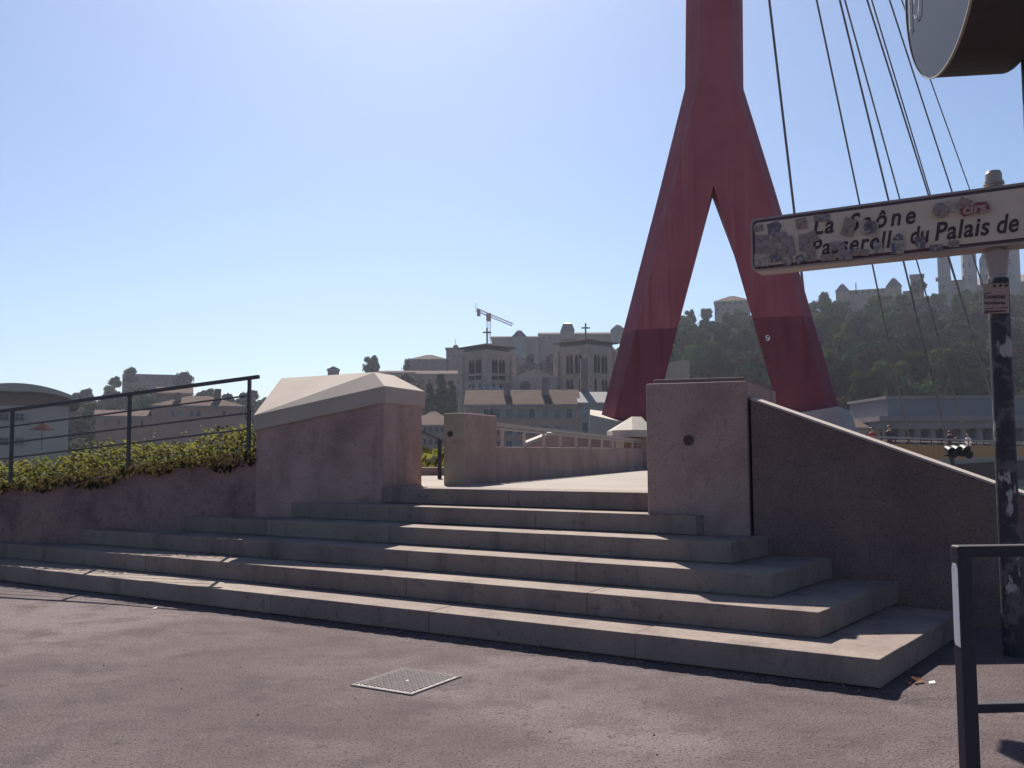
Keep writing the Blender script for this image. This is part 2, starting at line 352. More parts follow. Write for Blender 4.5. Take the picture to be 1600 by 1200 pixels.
lw = thing('ramp_wall', 'long rough stained wall under the ivy at the left of the stairs', 'wall', pb)
w0 = pb+ld*.0+lside*.02; w1 = pb+ld*9+lside*.02
def lw_z(s): return 1.40-.118*s
top0 = lw_z(0); top1 = lw_z(9)
nseg = 60; poly = []; wm = MB(); rr = random.Random(5)
vs = []; fs = []
for i in range(nseg+1):
    s = 9*i/nseg; p = w0+ld*s; zt = lw_z(s)+rr.uniform(-.012,.012)
    for j in range(9):
        z = -.06+(zt+.06)*j/8; off = rr.uniform(-.012,.012)
        vs.append(p-lside*(off))
    for j in range(9): vs[-9+j] = V(vs[-9+j].x, vs[-9+j].y, -.06+(zt+.06)*j/8)
    vs.append(V((p+lside*.35).x, (p+lside*.35).y, zt)); vs.append(V((p+lside*.35).x, (p+lside*.35).y, -.06))
for i in range(nseg):
    for j in range(10):
        a = i*11+j; b = (i+1)*11+j; fs.append((b, a, a+1, b+1))
wm.add(vs, fs); wm.build('wall_face', WALL2, lw)

# ---- railing on the wall
rl = thing('ramp_railing', 'dark metal railing with three lower rails on the ivy wall', 'railing', pb)
rline = w0+lside*.10
def rpt(x, y): return atpl(x, y, (rline.x, rline.y), LWAZ)
tp, tq = rpt(405, 588.5), rpt(20, 640)
slope = (tq-tp)
tq2 = tp+slope*2.2
mb = MB(); mb.bar(tp, tq2, .045, .045); bevel(mb.build('handrail', RAILM, rl), .006)
for x, y0, y1 in ((390, 591, 702), (203, 616, 735), (20, 641, 765), (-210, 672, 800)):
    t = rpt(x, y0); mb = MB(); b_ = V(t.x, t.y, lw_z((V(t.x,t.y,0)-w0).length)-.12)
    mb.bar(b_, V(t.x, t.y, t.z), .035, .035, side=ld); mb.build('rail_post', RAILM, rl)
p0 = rpt(390, 591)
for dz in (.205, .41, .60):
    mb = MB(); a = p0-V(0,0,dz); mb.tube(a, a+slope*2.1, .011, n=6); mb.build('lower_rail', RAILM, rl)

# ---- ivy hedge behind the railing
hg = thing('ivy_hedge', 'sunlit yellow green ivy hedge behind the dark ramp railing', 'hedge', pb+lside*.4)
hm = MB(); rh = random.Random(11)
for i in range(10500):
    s = rh.uniform(-.02, 6.5); u = rh.random()
    hgt = .40+.07*math.sin(s*3.1)+.05*math.sin(s*7.7+1)
    depth = rh.uniform(.0, 1.1); z = lw_z(s)-.05+ (hgt+.05*rh.random())*math.sqrt(u) - .10*max(0, .25-depth)
    if depth < .15: z = lw_z(s)-.12+rh.uniform(0, .25)
    p = w0+ld*s+lside*(.16+depth); p = V(p.x, p.y, z)
    r = rh.uniform(.018, .040); a = rh.uniform(0, 6.28); t = Vector((math.cos(a), math.sin(a), rh.uniform(-.7, .5))).normalized()
    n = Vector((rh.uniform(-1,1), rh.uniform(-1,.6), rh.uniform(-.1,1))).normalized(); sd = t.cross(n).normalized()
    nn = sd.cross(t); hm.mi = 1 if rh.random() < .18 else 0
    hm.add([p, p+t*r+sd*r*.62+nn*r*.15, p+t*r*2.0, p+t*r-sd*r*.62+nn*r*.15], [(0,1,2),(0,2,3)])
for i in range(1500):
    s = rh.uniform(-.02, 6.5); cl = .5+.5*math.sin(s*5.3)*math.sin(s*2.1+.6)
    p = w0+ld*s-lside*rh.uniform(.02, .10); p = V(p.x, p.y, lw_z(s)+.08-rh.random()*(.06+.16*max(0,cl)))
    r = rh.uniform(.018, .036); a = rh.uniform(0, 6.28); t = Vector((math.cos(a), -.3, -abs(math.sin(a))*.8-.2)).normalized()
    n = Vector((rh.uniform(-.5,.5), -1, rh.uniform(-.1,.8))).normalized(); sd = t.cross(n).normalized(); nn = sd.cross(t)
    hm.add([p, p+t*r+sd*r*.62+nn*r*.15, p+t*r*2.0, p+t*r-sd*r*.62+nn*r*.15], [(0,1,2),(0,2,3)])
hm.mi = 0
for i in range(60):      # stray shoots above the mass
    s = rh.uniform(0, 6.4); q = w0+ld*s+lside*rh.uniform(.1, .9); z0 = lw_z(s)+.26; L_ = rh.uniform(.08, .24); lean = Vector((rh.uniform(-.4,.4), rh.uniform(-.3,.3), 1)).normalized()
    for k in range(6):
        p = V(q.x, q.y, z0)+lean*L_*k/5; a = rh.uniform(0, 6.28); t = Vector((math.cos(a), math.sin(a), .5)).normalized(); sd = t.cross(V(0,0,1)).normalized(); r = rh.uniform(.014,.026)
        hm.add([p, p+t*r+sd*r*.6, p+t*r*2, p+t*r-sd*r*.6], [(0,1,2),(0,2,3)])
tag(hm.build('leaves', [HEDGE, HEDGE2], hg), kind='stuff')
st = MB()
for i in range(70):
    s = rh.uniform(0, 6.5); p = w0+ld*s+lside*(.3+rh.random()*.6)
    st.tube(V(p.x,p.y,lw_z(s)-.4), V(p.x+rh.uniform(-.1,.1), p.y, lw_z(s)+rh.uniform(.1,.34)), .008, .003, n=4, cap=False)
tag(st.build('stems', STEM, hg), kind='stuff')

# earth bank and ramp behind the left wall
m = MB(); c0 = w0+lside*.33; 
m.prism([c0+ld*0.75, c0+ld*0.75+lside*3.0, c0+ld*9+lside*3.0, c0+ld*9], -.2, [lw_z(.75)-.06, lw_z(.75)-.06, lw_z(9)-.06, lw_z(9)-.06])
struct('planting_bed', m, mat('soil', (.10,.075,.055), .95, bump=[(30,.02)]))

# ================================================================= LANDING, PARAPET, PILLAR
lp0 = V(-.45, 10.95, 0); pdir = dv(20.4)
land = MB()
land.prism([sp(-9.6, 8.45), sp(-3.6, 8.45), V(4.2, 9.5,0), V(9.3, 27,0), V(11.6, 33.2,0), V(12.6, 37.2,0), V(6.8, 38.6,0), V(-3.2, 13.4, 0)], -5, LAND-.006)
struct('bridge_landing', land, mat('landing_concrete', (0.2716,0.2303,0.2007), .9, cols=[((0.2244,0.1889,0.1683), .8, .42, .7, 6)], bump=[(70,.002)]))
pil = thing('parapet_end_pillar', 'small yellowish concrete pillar with a dark round hole at the end of the low parapet', 'pillar', lp0)
pc = atz(727, 757.5, LAND); pf = dv(110)
top_p = atpl(727, 645, (pc.x, pc.y), 110).z
e0 = V(pc.x, pc.y, 0)-pf*.285; e1 = V(pc.x, pc.y, 0)
pm_ = MB().prism([e0, e1, e1+pdir*1.05, e0+pdir*1.05], LAND-.02, top_p); pm_.m = [0, 0, 1, 0, 0, 0]  # near end face is yellower, with reddish patches, than the other faces
bevel(pm_.build('pillar_body', [PIER, YELLOWISH], pil), .015)
hc = atpl(703.5, 678, (pc.x, pc.y), 110); MB().tube(hc-dv(20)*.004, hc+dv(20)*.02, .037, n=16).build('form_hole', HOLE, pil)
par = thing('low_parapet', 'low stained concrete parapet with pale railing along the landing', 'parapet', e1)
r0 = e1+pdir*1.052; r1 = e1+pdir*14
zt0 = 1.495
bevel(MB().prism([r0, r1, r1-pf*.28, r0-pf*.28], LAND-.02, zt0).build('parapet_body', PIER, par), .01)
rb0 = r0-pf*.06
a = atpl(757, 661, (rb0.x, rb0.y), 20.4); b = atpl(1006, 689, (rb0.x, rb0.y), 20.4)
MB().bar(a, a+(b-a)*1.12, .05, .05).build('handrail', RAILPALE, par)
MB().bar(a-V(0,0,.055), a+(b-a)*1.12-V(0,0,.045), .03, .025).build('under_rail', RAILPALE, par)
for x in (785, 819, 849.5, 875.5, 900, 921, 940.5, 957, 973, 988):
    t = (atpl(x, 690, (rb0.x, rb0.y), 20.4)-a); f = (Vector((t.x,t.y,0)).length)/Vector(((b-a).x,(b-a).y,0)).length
    p = a+(b-a)*f
    MB().bar(V(p.x,p.y,zt0-.01), p, .035, .035, side=pdir).build('baluster', RAILPALE, par)

# second ramp wall with white coping behind the parapet, and the capped pier at its end
rw = thing('second_ramp_wall', 'rose stained ramp wall with sunlit white coping behind the pale railing', 'wall', atY(850, 700, 19.5))
Yr = 19.6
def rwp(x, y, dY=0): return atY(x, y, Yr+dY)
pts = [rwp(822, 698), rwp(869, 678.5), rwp(962, 681)]
mm = MB()
for i in range(2):
    p, q = pts[i], pts[i+1]; bk = V(0,.4,0)
    mm.hexa([V(p.x,p.y,.4), V(q.x,q.y,.4), V(q.x,q.y,.4)+bk, V(p.x,p.y,.4)+bk, p, q, q+bk, p+bk])
mm.build('wall_body', mat('rose_wall', (.34,.23,.21), .9, cols=[((.27,.18,.165), 1.5, .4, .7, 5)]), rw)
p, q = pts[0]-V(.03,.03,-.004), pts[1]-V(0,.03,-.004)
MB().hexa([p, q, q+V(0,.5,0), p+V(0,.5,0), p+V(0,0,.07), q+V(0,0,.07), q+V(0,.5,.12), p+V(0,.5,.12)]).build('white_coping', COPING, rw)

fp = thing('far_capped_pier', 'pale faceted concrete cap on a squat pier beyond the parapet railing', 'pier', atY(990, 700, 20.3))
Yc = 20.3
c00 = atY(957, 673, Yc); c01 = atY(1022, 673, Yc-.1)
bt = 1.2
X0, X1 = c00.x, c01.x; zb, zt_ = atY(957, 683, Yc).z, atY(957, 672.5, Yc).z; zr = atY(990, 651, Yc+.4).z
rA_, rB_ = atY(982.5, 651.5, Yc+.45).x, atY(1003, 651.5, Yc+.45).x
cf = MB(); xm = atY(980.5, 671, Yc).x
cf.add([V(X0,Yc,zb), V(xm+.05,Yc-.45,zb), V(X1,Yc,zb), V(X1,Yc+1.2,zb), V(X0,Yc+1.2,zb),
        V(X0,Yc,zt_), V(xm+.05,Yc-.45,zt_+.0), V(X1,Yc,zt_), V(X1,Yc+1.2,zt_), V(X0,Yc+1.2,zt_),
        V(rA_+.05,Yc+.3,zr), V(rB_,Yc+.5,zr)],
       [(4,3,2,1,0),(0,1,6,5),(1,2,7,6),(2,3,8,7),(3,4,9,8),(4,0,5,9),(5,6,10),(6,7,11,10),(7,8,11),(8,9,10,11),(9,5,10)])
cf.build('faceted_cap', PALECONC, fp)
MB().box((X0+.75, Yc+.55, (zb+.4)/2), (1.1, 1.0, zb-.4-.002)).build('pier_body', PIER, fp)

# path, low wall, hedge and handrail seen in the gap left of the pillar
gw = thing('low_garden_wall', 'low grey wall with green planting seen through the gap beside the pillar', 'wall', atY(668, 745, 15.5))
gp0, gp1 = atY(600, 731, 16), atY(692, 731.5, 16)
MB().box(((gp0.x+gp1.x)/2, 16.2, gp0.z-.6), (gp1.x-gp0.x+1.0, .35, 1.2)).build('wall_body', PIER, gw)
bu = MB(); rb = random.Random(21)
for i in range(900):
    c = V(rb.uniform(gp0.x-.6, gp1.x+.3), rb.uniform(16.6, 18.5), gp0.z+rb.uniform(-.25, .33)*1.0)
    d1 = Vector((rb.uniform(-1,1), rb.uniform(-1,1), rb.uniform(-1,1))).normalized(); d2 = d1.orthogonal().normalized(); r = rb.uniform(.05, .1)
    bu.add([c-d1*r, c+d2*r*.6, c+d1*r, c-d2*r*.6], [(0,1,2,3)])
gb = thing('garden_bush', 'low green bush behind the grey wall in the gap beside the pillar', 'bush', (gp1.x-.4, 17.4, gp0.z-.3))
tag(bu.build('foliage', HEDGE, gb), kind='stuff')
MB().tube((gp1.x-.4,17.4,gp0.z-.6),(gp1.x-.45,17.4,gp0.z+.2),.04,.015).build('stem', STEM, gb)
hr = thing('path_handrail', 'short dark handrail post beside the yellowish pillar', 'handrail', atY(686, 745, 14))
b_ = atY(685.5, 746, 14); t_ = atY(687, 687, 14)
MB().bar(V(t_.x, 14, b_.z-.2), V(t_.x, 14, t_.z), .06, .06, side=(1,0,0)).build('rail_post', DARKMETAL, hr)
MB().tube(V(t_.x, 14, t_.z), atY(640, 668, 14.0), .025, n=6).build('rail', CABLE, hr)

# ================================================================= MAST (inverted Y pylon)
MC = V(8.25, 36.4, 0); MAZ = 112.0
mu = dv(MAZ); mbk = dv(MAZ-90)      # away from us
def mp(x, y, back=0.0):
    p = atpl(x, y, (MC.x+mbk.x*back, MC.y+mbk.y*back), MAZ); return p
def row(y, o, r, i, side):
    # outer edge pixel, ridge pixel, inner pixel on the front plane -> section points
    pr, pi = mp(r, y), mp(i, y); po = mp(o, y, .9); pr.z = pi.z; po.z = pi.z
    ob_ = po+mbk*1.0; ib = pi+mbk*1.9+mu*(-.38 if y < 300 else -.85 if side < 0 else .05)
    return [ib, ob_, po, pr, pi]
mast = thing('red_bridge_mast', 'tall dark red inverted Y mast carrying the footbridge cables', 'bridge mast', (MC.x, MC.y, .5))
TOPY = -1010
def half(side):
    if side < 0:
        rows = [row(TOPY, 1080, 1092, 1112, -1), row(118, 1070, 1094, 1113, -1), row(289, 1027.7, 1051, 1115, -1), row(512, 972.6, 994.5, 1059, -1), row(664, 935, 956, 1021, -1)]
    else:
        rows = [row(TOPY, 1146, 1134, 1112, 1), row(118, 1156, 1144, 1113, 1), row(289, 1207, 1194, 1115, 1), row(497, 1268.7, 1253, 1175.5, 1), row(668, 1319.4, 1301.5, 1224.5, 1)]
    n = 5; vs = [p for r in rows for p in r]
    up_, lo_ = MB(), MB()
    for k in range(4):
        t = lo_ if k == 3 else up_
        fs = []
        for j in range(4):
            a = k*n+j; f = (a, a+1, a+1+n, a+n); fs.append(f if side > 0 else f[::-1])
        if k >= 2:
            a = k*n+4; f = (a, k*n, (k+1)*n, a+n); fs.append(f if side > 0 else f[::-1])
        used = vs
        t.add(used, fs)
    return up_, lo_, rows
for s in (-1, 1):
    u_, l_, rows = half(s)
    u_.build('mast_leg', MASTRED, mast); l_.build('painted_leg_foot', MASTDARK, mast)
# back cover at crotch and top lid
topr = [mp(1080, TOPY, .9), mp(1092, TOPY), mp(1134, TOPY), mp(1146, TOPY, .9), mp(1146, TOPY, 1.9), mp(1080, TOPY, 1.9)]
zt = topr[0].z
MB().prism([(p.x, p.y) for p in topr], zt-.3, zt+.25).build('mast_head', MASTRED, mast)
tagp = mp(1199, 528)-mbk*.012
tg = MB()
for (x0, y0, x1, y1) in ((1196.5,525,1201,524),(1196.8,525,1197.5,528),(1197.5,528,1201.2,528.5),(1201.2,528.5,1200.8,532),(1200.8,532,1196.5,531.5),(1202,525.5,1202.5,531)):
    tg.bar(mp(x0,y0)-mbk*.012, mp(x1,y1)-mbk*.012, .035, .012, side=V(0,0,1) if abs(y1-y0) < 2 else mu)
tg.build('white_tag', WHITE, mast)
# concrete footings
def footing(name, label, fr, top, sidepx, zb, dp):
    t = thing(name, label, 'footing', fr[0])
    return t
rf = thing('mast_footing', 'grey concrete footing under the right leg of the red mast', 'footing', mp(1280, 665))
def fpt(x, y, bk): return mp(x, y, bk)
v = [fpt(1205, 652, -.35), fpt(1309, 635, -.35), fpt(1330, 642, 1.3), fpt(1205, 650, 2.6)]
lo = [fpt(1195, 720, -.55), fpt(1334, 720, -.55), fpt(1352, 720, 1.3), fpt(1195, 720, 2.6)]
MB().add(lo+v, [(3,2,1,0),(4,5,6,7),(0,1,5,4),(1,2,6,5),(2,3,7,6),(3,0,4,7)]).build('concrete_block', mat('grey_footing', (.36,.31,.30), .9, cols=[((.29,.25,.245), .9, .45, .7, 5)]), rf)
lf = thing('mast_footing', 'pale wedge shaped concrete footing under the left leg of the red mast', 'footing', mp(950, 675))
v = [fpt(922, 648, -.6), fpt(992, 663.5, -.6), fpt(1040, 664, -.6), fpt(1040, 655, 2.4), fpt(922, 640, 2.4)]
lo = [fpt(919, 720, -.6), fpt(992, 720, -.62), fpt(1040, 720, -.6), fpt(1040, 720, 2.4), fpt(919, 720, 2.4)]
MB().add(lo+v, [(4,3,2,1,0),(5,6,7,8,9),(0,1,6,5),(1,2,7,6),(2,3,8,7),(3,4,9,8),(4,0,5,9)]).build('concrete_block', PALECONC, lf)

# ================================================================= DECK
DD = dv(37.3); DR = dv(127.3)
D0 = V(16.0, 43.0, 0)              # on the near edge
deck = thing('footbridge_deck', 'footbridge deck with ochre side panels running across the river', 'bridge', D0-DD*9)
def dk(s, r, z): p = D0+DD*s+DR*(-r); return V(p.x, p.y, z)
S0, S1 = -8.5, 118
MB().hexa([dk(S0,0,.55), dk(S1,0,.55), dk(S1,4.4,.55), dk(S0,4.4,.55), dk(S0,0,.88), dk(S1,0,.88), dk(S1,4.4,.88), dk(S0,4.4,.88)]).build('deck_slab', DECKTOP, deck)
MB().hexa([dk(S0,.7,-1.2), dk(S1,.7,-1.2), dk(S1,3.7,-1.2), dk(S0,3.7,-1.2), dk(S0,.1,.548), dk(S1,.1,.548), dk(S1,4.3,.548), dk(S0,4.3,.548)]).build('girder', GIRDER, deck)
for r, nm in ((-.02, 1), (4.42, 0)):
    s = S0; first = None
    while s < S1-1:
        m = MB(); m.hexa([dk(s+.02,r,.80), dk(s+2.46,r,.80), dk(s+2.46,r+.04,.80), dk(s+.02,r+.04,.80), dk(s+.02,r,1.74), dk(s+2.46,r,1.74), dk(s+2.46,r+.04,1.74), dk(s+.02,r+.04,1.74)])
        if first is None:
            first = m.build('side_panel', ORANGE, deck); base = s
        else:
            o = bpy.data.objects.new('side_panel', first.data); COL.objects.link(o); o.parent = deck; o.location = DD*(s-base)
        s += 2.5
    MB().bar(dk(S0,r+.02,2.08), dk(S1,r+.02,2.08), .09, .10).build('handrail', RAILPALE, deck)
    pm = None; s = S0
    while s < S1:
        if pm is None:
            pm = MB().bar(dk(s,r+.10,.9), dk(s,r+.10,2.04), .05, .05, side=DD).build('rail_post', DARKMETAL, deck)
        else:
            o = bpy.data.objects.new('rail_post', pm.data); COL.objects.link(o); o.parent = deck; o.location = DD*(s-S0)
        s += 2.5
MB().bar(dk(S0,-.06,.83), dk(S1,-.06,.83), .06, .09).build('edge_beam', RAILPALE, deck)

# cables from the mast head to the deck edges
def cable(x0, y0, x1, y1, far):
    pass
CAB = [((1202,0),(1241,330),None), ((1276,0),(1343,318),None), ((1312,0),(1388,312),None), ((1320,0),(1405,308),None), ((1355,0),(1450,302),None), ((1362,0),(1453,302),None), ((1390,0),(1487,298),None), ((1452,120),(1513,290),None)]
grp = 'stay cables fanning from the mast head'
CABLAB = ['leftmost stay cable passing just right of the mast', 'second stay cable from the mast', 'third stay cable, left one of a close pair', 'fourth stay cable, right one of a close pair', 'fifth stay cable, left one of the second tight pair', 'sixth stay cable, right one of the second tight pair', 'seventh stay cable, ending above the sign text', 'rightmost stay cable passing under the dark drum']
for i, (p, q, _) in enumerate(CAB):
    sl_ = (q[0]-p[0])/(q[1]-p[1])
    xa = 1112.0; ya = p[1]+(xa-p[0])/sl_          # where the line meets the mast
    ya = max(ya, -990) if ya < 0 else -820
    A_ = mp(xa, ya, .9)
    # lower end: where the line of sight plane meets the deck edge (alternating near and far edge)
    edge = 0.05 if i in (0, 2, 4, 6) else 4.35
    best = None
    for k in range(0, 1160):
        s = S0+k*.1; P_ = dk(s, edge, 2.0)
        d = P_-CAM; w_ = d.dot(FW); x = 800+F_PX*d.dot(RT)/w_; y = 600-F_PX*d.dot(UP)/w_
        e_ = abs(x-(p[0]+sl_*(y-p[1])))
        if best is None or e_ < best[0]: best = (e_, P_)
    m = MB(); m.tube(A_, best[1], .052, n=6)
    tag(m.build('stay_cable', CABLE), CABLAB[i], 'cable', grp)

# ================================================================= PEOPLE ON THE BRIDGE
def person(px, label, shirt, pants, arm=None, sc=1.0, turn=0.0):
    # find point on the deck (middle strip) at this pixel column
    best = None
    for k in range(0, 900):
        P_ = dk(S0+k*.1, .75, .882); d = P_-CAM; x = 800+F_PX*d.dot(RT)/d.dot(FW)
        if best is None or abs(x-px) < best[0]: best = (abs(x-px), P_)
    base = best[1]
    h = 1.72*sc
    V3 = [(0,0,.53),(0,0,.63),(0,0,.80),(0,.0,.86),(0,-.01,.93),(0,-.005,.985), # pelvis chest.. head
          (.055,0,.50),(.06,-.01,.27),(.055,.0,.04),(.055,-.07,.015),
          (-.055,0,.50),(-.06,.01,.27),(-.055,.03,.04),(-.055,-.04,.015),
          (.105,0,.815),(.135,.0,.64),(.12,-.05,.49),
          (-.105,0,.815),(-.135,.0,.64),(-.12,-.05,.49)]
    if arm == 'reach': V3[18] = (-.19,-.08,.74); V3[19] = (-.31,-.12,.79)
    if arm == 'bent': V3[15] = (.14,-.02,.66); V3[16] = (.07,-.13,.72)
    E3 = [(0,1),(1,2),(2,3),(3,4),(4,5),(0,6),(6,7),(7,8),(8,9),(0,10),(10,11),(11,12),(12,13),(2,14),(14,15),(15,16),(2,17),(17,18),(18,19)]
    R3 = [.075,.07,.08,.033,.052,.045,.052,.036,.026,.02,.052,.036,.026,.02,.04,.028,.018,.04,.028,.018]
    me = bpy.data.meshes.new('person'); me.from_pydata([(x*h,y*h,z*h) for x,y,z in V3], E3, [])
    o = bpy.data.objects.new('tmp', me); COL.objects.link(o)
    sk = o.modifiers.new('s','SKIN'); 
    for i, r in enumerate(R3): me.skin_vertices[0].data[i].radius = (r*h*1.0, r*h*.85)
    me.skin_vertices[0].data[0].use_root = True
    o.modifiers.new('b','SUBSURF').levels = 1
    dg = bpy.context.evaluated_depsgraph_get(); nm = bpy.data.meshes.new_from_object(o.evaluated_get(dg))
    bpy.data.objects.remove(o)
    nm.name = 'person'; nm.materials.clear()
    for m in (SKIN, shirt, pants, BLACKMETAL): nm.materials.append(m)
    for p in nm.polygons:
        c = p.center; z = c.z/h; ax = abs(c.x)/h
        p.material_index = 3 if z < .04 else 2 if z < .52 and ax < .11 else 1 if (z < .845 and z > .50 and ax < .16 and not (ax > .11 and z < .62)) else 0
        p.use_smooth = True
    ob = bpy.data.objects.new('person', nm); COL.objects.link(ob); ob.location = base; ob.rotation_euler.z = turn
    tag(ob, label, 'person')
    hm_ = MB(); 
    for ring_, (zz, rr_) in enumerate([(.945,.062),(.975,.064),(1.0,.05),(1.012,.02)]): pass
    vs = []; fs = []; prof = [(.935,.060),(.965,.066),(.99,.058),(1.01,.032)]
    for zz, rr_ in prof:
        for k in range(10):
            t = k*math.pi/5; vs.append((rr_*h*math.cos(t), rr_*h*math.sin(t)*1.1+.012*h, zz*h + (.02*h if math.sin(t) < -.3 and zz < .95 else 0)))
    for j in range(3):
        for k in range(10): fs.append((j*10+k, j*10+(k+1)%10, (j+1)*10+(k+1)%10, (j+1)*10+k))
    fs.append(tuple(30+k for k in range(10)))
    hm_.add(vs, fs); hm_.build('hair', HAIR, ob, world=False, smooth=True)
REDC = mat('red_cloth', (.32,.04,.05), .9); DARKC = mat('dark_cloth', (.05,.04,.06), .9); WHITEC = mat('white_cloth', (.75,.72,.74), .9); JEAN = mat('denim', (.06,.07,.12), .9)
person(1364, 'person in a red top leaning at the bridge railing, leftmost of the four', REDC, JEAN, 'bent', .99, .3)
person(1391, 'person in a dark maroon top at the railing next to the red top', DARKC, JEAN, 'bent', 1.08, .1)
person(1485, 'person in black holding an arm out to the right on the bridge', DARKC, DARKC, 'reach', 1.03, math.pi*.95)
person(1514, 'person in a white top on the bridge nearest the sign post', WHITEC, JEAN, None, .96, .2)

# ---- floodlight cluster by the bridge
fl = thing('floodlight_cluster', 'cluster of black floodlights on a leaning bracket beside the ochre panels', 'floodlights', atY(1495, 745, 36))
Yf = 36.0
MB().tube(atY(1496, 750, Yf), atY(1484, 706, Yf), .09, n=8).build('bracket', CABLE, fl)
MB().bar(atY(1476, 712, Yf), atY(1511, 711, Yf), .06, .06).build('crossbar', DARKMETAL, fl)
for x, y in ((1479,700),(1484,705),(1490,699),(1497,703),(1503,698),(1507,706)):
    c = atY(x, y, Yf); m = MB(); m.tube(c, c+V(.05,-.3,-.12), .10, .16, n=10); m.tube(c, c+V(0,.12,.04), .10, .05, n=10); m.build('floodlight', BLACKMETAL, fl)

# ================================================================= SIGN AND POST
PB = V(3.62, 6.55, 0)
post = thing('sign_post', 'black post with torn white sticker remains standing before the wing wall', 'sign post', PB)
def ppx(x, y): return atpl(x, y, (PB.x, PB.y), 90)
pt = ppx(1552, 268)
bx = ppx(1583, 985); 
axis = (V(pt.x, PB.y, pt.z)-V(bx.x, PB.y, bx.z)); low = V(bx.x, PB.y, bx.z)-axis*(bx.z/axis.z)
top = V(pt.x, PB.y, pt.z)
def along(z): return low+axis*((z-low.z)/axis.z)
RPOST = .070
zneck = ppx(1556, 436).z; zs = ppx(1553, 398).z
MB().tube(along(-.02), along(zneck), RPOST, n=20).build('post_shaft', POST, post, smooth=False)
MB().tube(along(zneck-.001), along(zs+.4), RPOST*.86, n=20).build('post_sleeve', SIGNFRAME, post)
MB().tube(along(zs-.14), along(zs+.02), RPOST*.9, RPOST*1.15, n=20).build('flared_collar', SIGNFRAME, post)
MB().tube(along(ppx(1552, 292).z), along(pt.z-.02), RPOST*.80, n=20).build('post_cap', POSTCAP, post)
MB().tube(along(pt.z-.02), along(pt.z), RPOST*.80, RPOST*.65, n=20).build('cap_top', POSTCAP, post)
MB().tube(along(ppx(1552, 289).z), along(ppx(1552, 284).z), RPOST*1.0, RPOST*.95, n=20).build('cap_ring', POSTCAP, post)

SAZ = 121.0
sd_ = dv(SAZ); sn = dv(SAZ+90)                 # sn points to the viewer
sgn = thing('street_sign', 'long cream sign reading La Saône and Passerelle du Palais de, covered in stickers', 'sign', along(zs))
FP = along(zs); FP = V(FP.x, FP.y, 0)+sn*.10
def sp_(x, y): return atpl(x, y, (FP.x, FP.y), SAZ)
cTL, cBL = sp_(1172, 343), sp_(1176, 427)
cTR, cBR = sp_(1600, 284), sp_(1600, 378)
org = cBL.copy()
slen = (Vector((cTR.x,cTR.y,0))-Vector((cTL.x,cTL.y,0))).length
ztl = (cTL.z+cTR.z)/2; zbl = (cBL.z+cBR.z)/2
SH = ztl-zbl
SL0 = (Vector((cTL.x,cTL.y,0))-FP).dot(sd_)
def sg(s, z, n=0.0): p = FP+sd_*(SL0+s)+sn*n; return V(p.x, p.y, zbl+z)
def rrect(s0, z0, s1, z1, r, n=6, right=True):
    pts = []
    cs = [((s1-r, z0+r), -90), ((s1-r, z1-r), 0), ((s0+r, z1-r), 90), ((s0+r, z0+r), 180)]
    for (c, a0) in cs:
        for i in range(n+1):
            a = rad(a0+90*i/n); pts.append((c[0]+r*math.cos(a), c[1]+r*math.sin(a)))
    return pts
SW = slen+.42
def plate(pts, n0, n1, name, m, parent):
    k = len(pts); vs = [sg(a, b, n0) for a, b in pts]+[sg(a, b, n1) for a, b in pts]
    fs = [tuple(range(k-1,-1,-1)), tuple(range(k, 2*k))]+[(i, (i+1)%k, k+(i+1)%k, k+i) for i in range(k)]
    return MB().add(vs, fs).build(name, m, parent)
plate(rrect(0, 0, SW, SH, .05), -.20, 0, 'sign_box', SIGNFRAME, sgn)
plate(rrect(.018, .018, SW-.018, SH-.018, .042), 0.0002, .004, 'dark_border', SIGNDARK, sgn)
plate(rrect(.040, .040, SW-.040, SH-.040, .026), .0042, .007, 'sign_face', SIGNFACE, sgn)
def text(name, body, s, z, size, m, parent, shear=.0, space=1.0, off=0.0, n=.0095, squeeze=1.0, right=None, upv=None, origin=None, ext=.0008):
    cu = bpy.data.curves.new(name, 'FONT'); cu.body = body; cu.size = size; cu.shear = shear; cu.space_character = space; cu.offset = off; cu.extrude = ext
    o = bpy.data.objects.new(name, cu); COL.objects.link(o)
    dg = bpy.context.evaluated_depsgraph_get(); me = bpy.data.meshes.new_from_object(o.evaluated_get(dg)); bpy.data.objects.remove(o)
    R_ = right or sd_; U_ = upv or V(0,0,1); N_ = R_.cross(U_)
    O_ = origin if origin is not None else sg(s, z, n)
    for v in me.vertices: v.co = O_+R_*(v.co.x*squeeze)+U_*v.co.y+N_*v.co.z-wloc(parent)
    me.materials.clear(); me.materials.append(m); me.name = name
    ob = bpy.data.objects.new(name, me); COL.objects.link(ob); ob.parent = parent
    return ob
def tomet(x, y): p = sp_(x, y); return ((Vector((p.x,p.y,0))-FP).dot(sd_)-SL0, p.z-zbl)
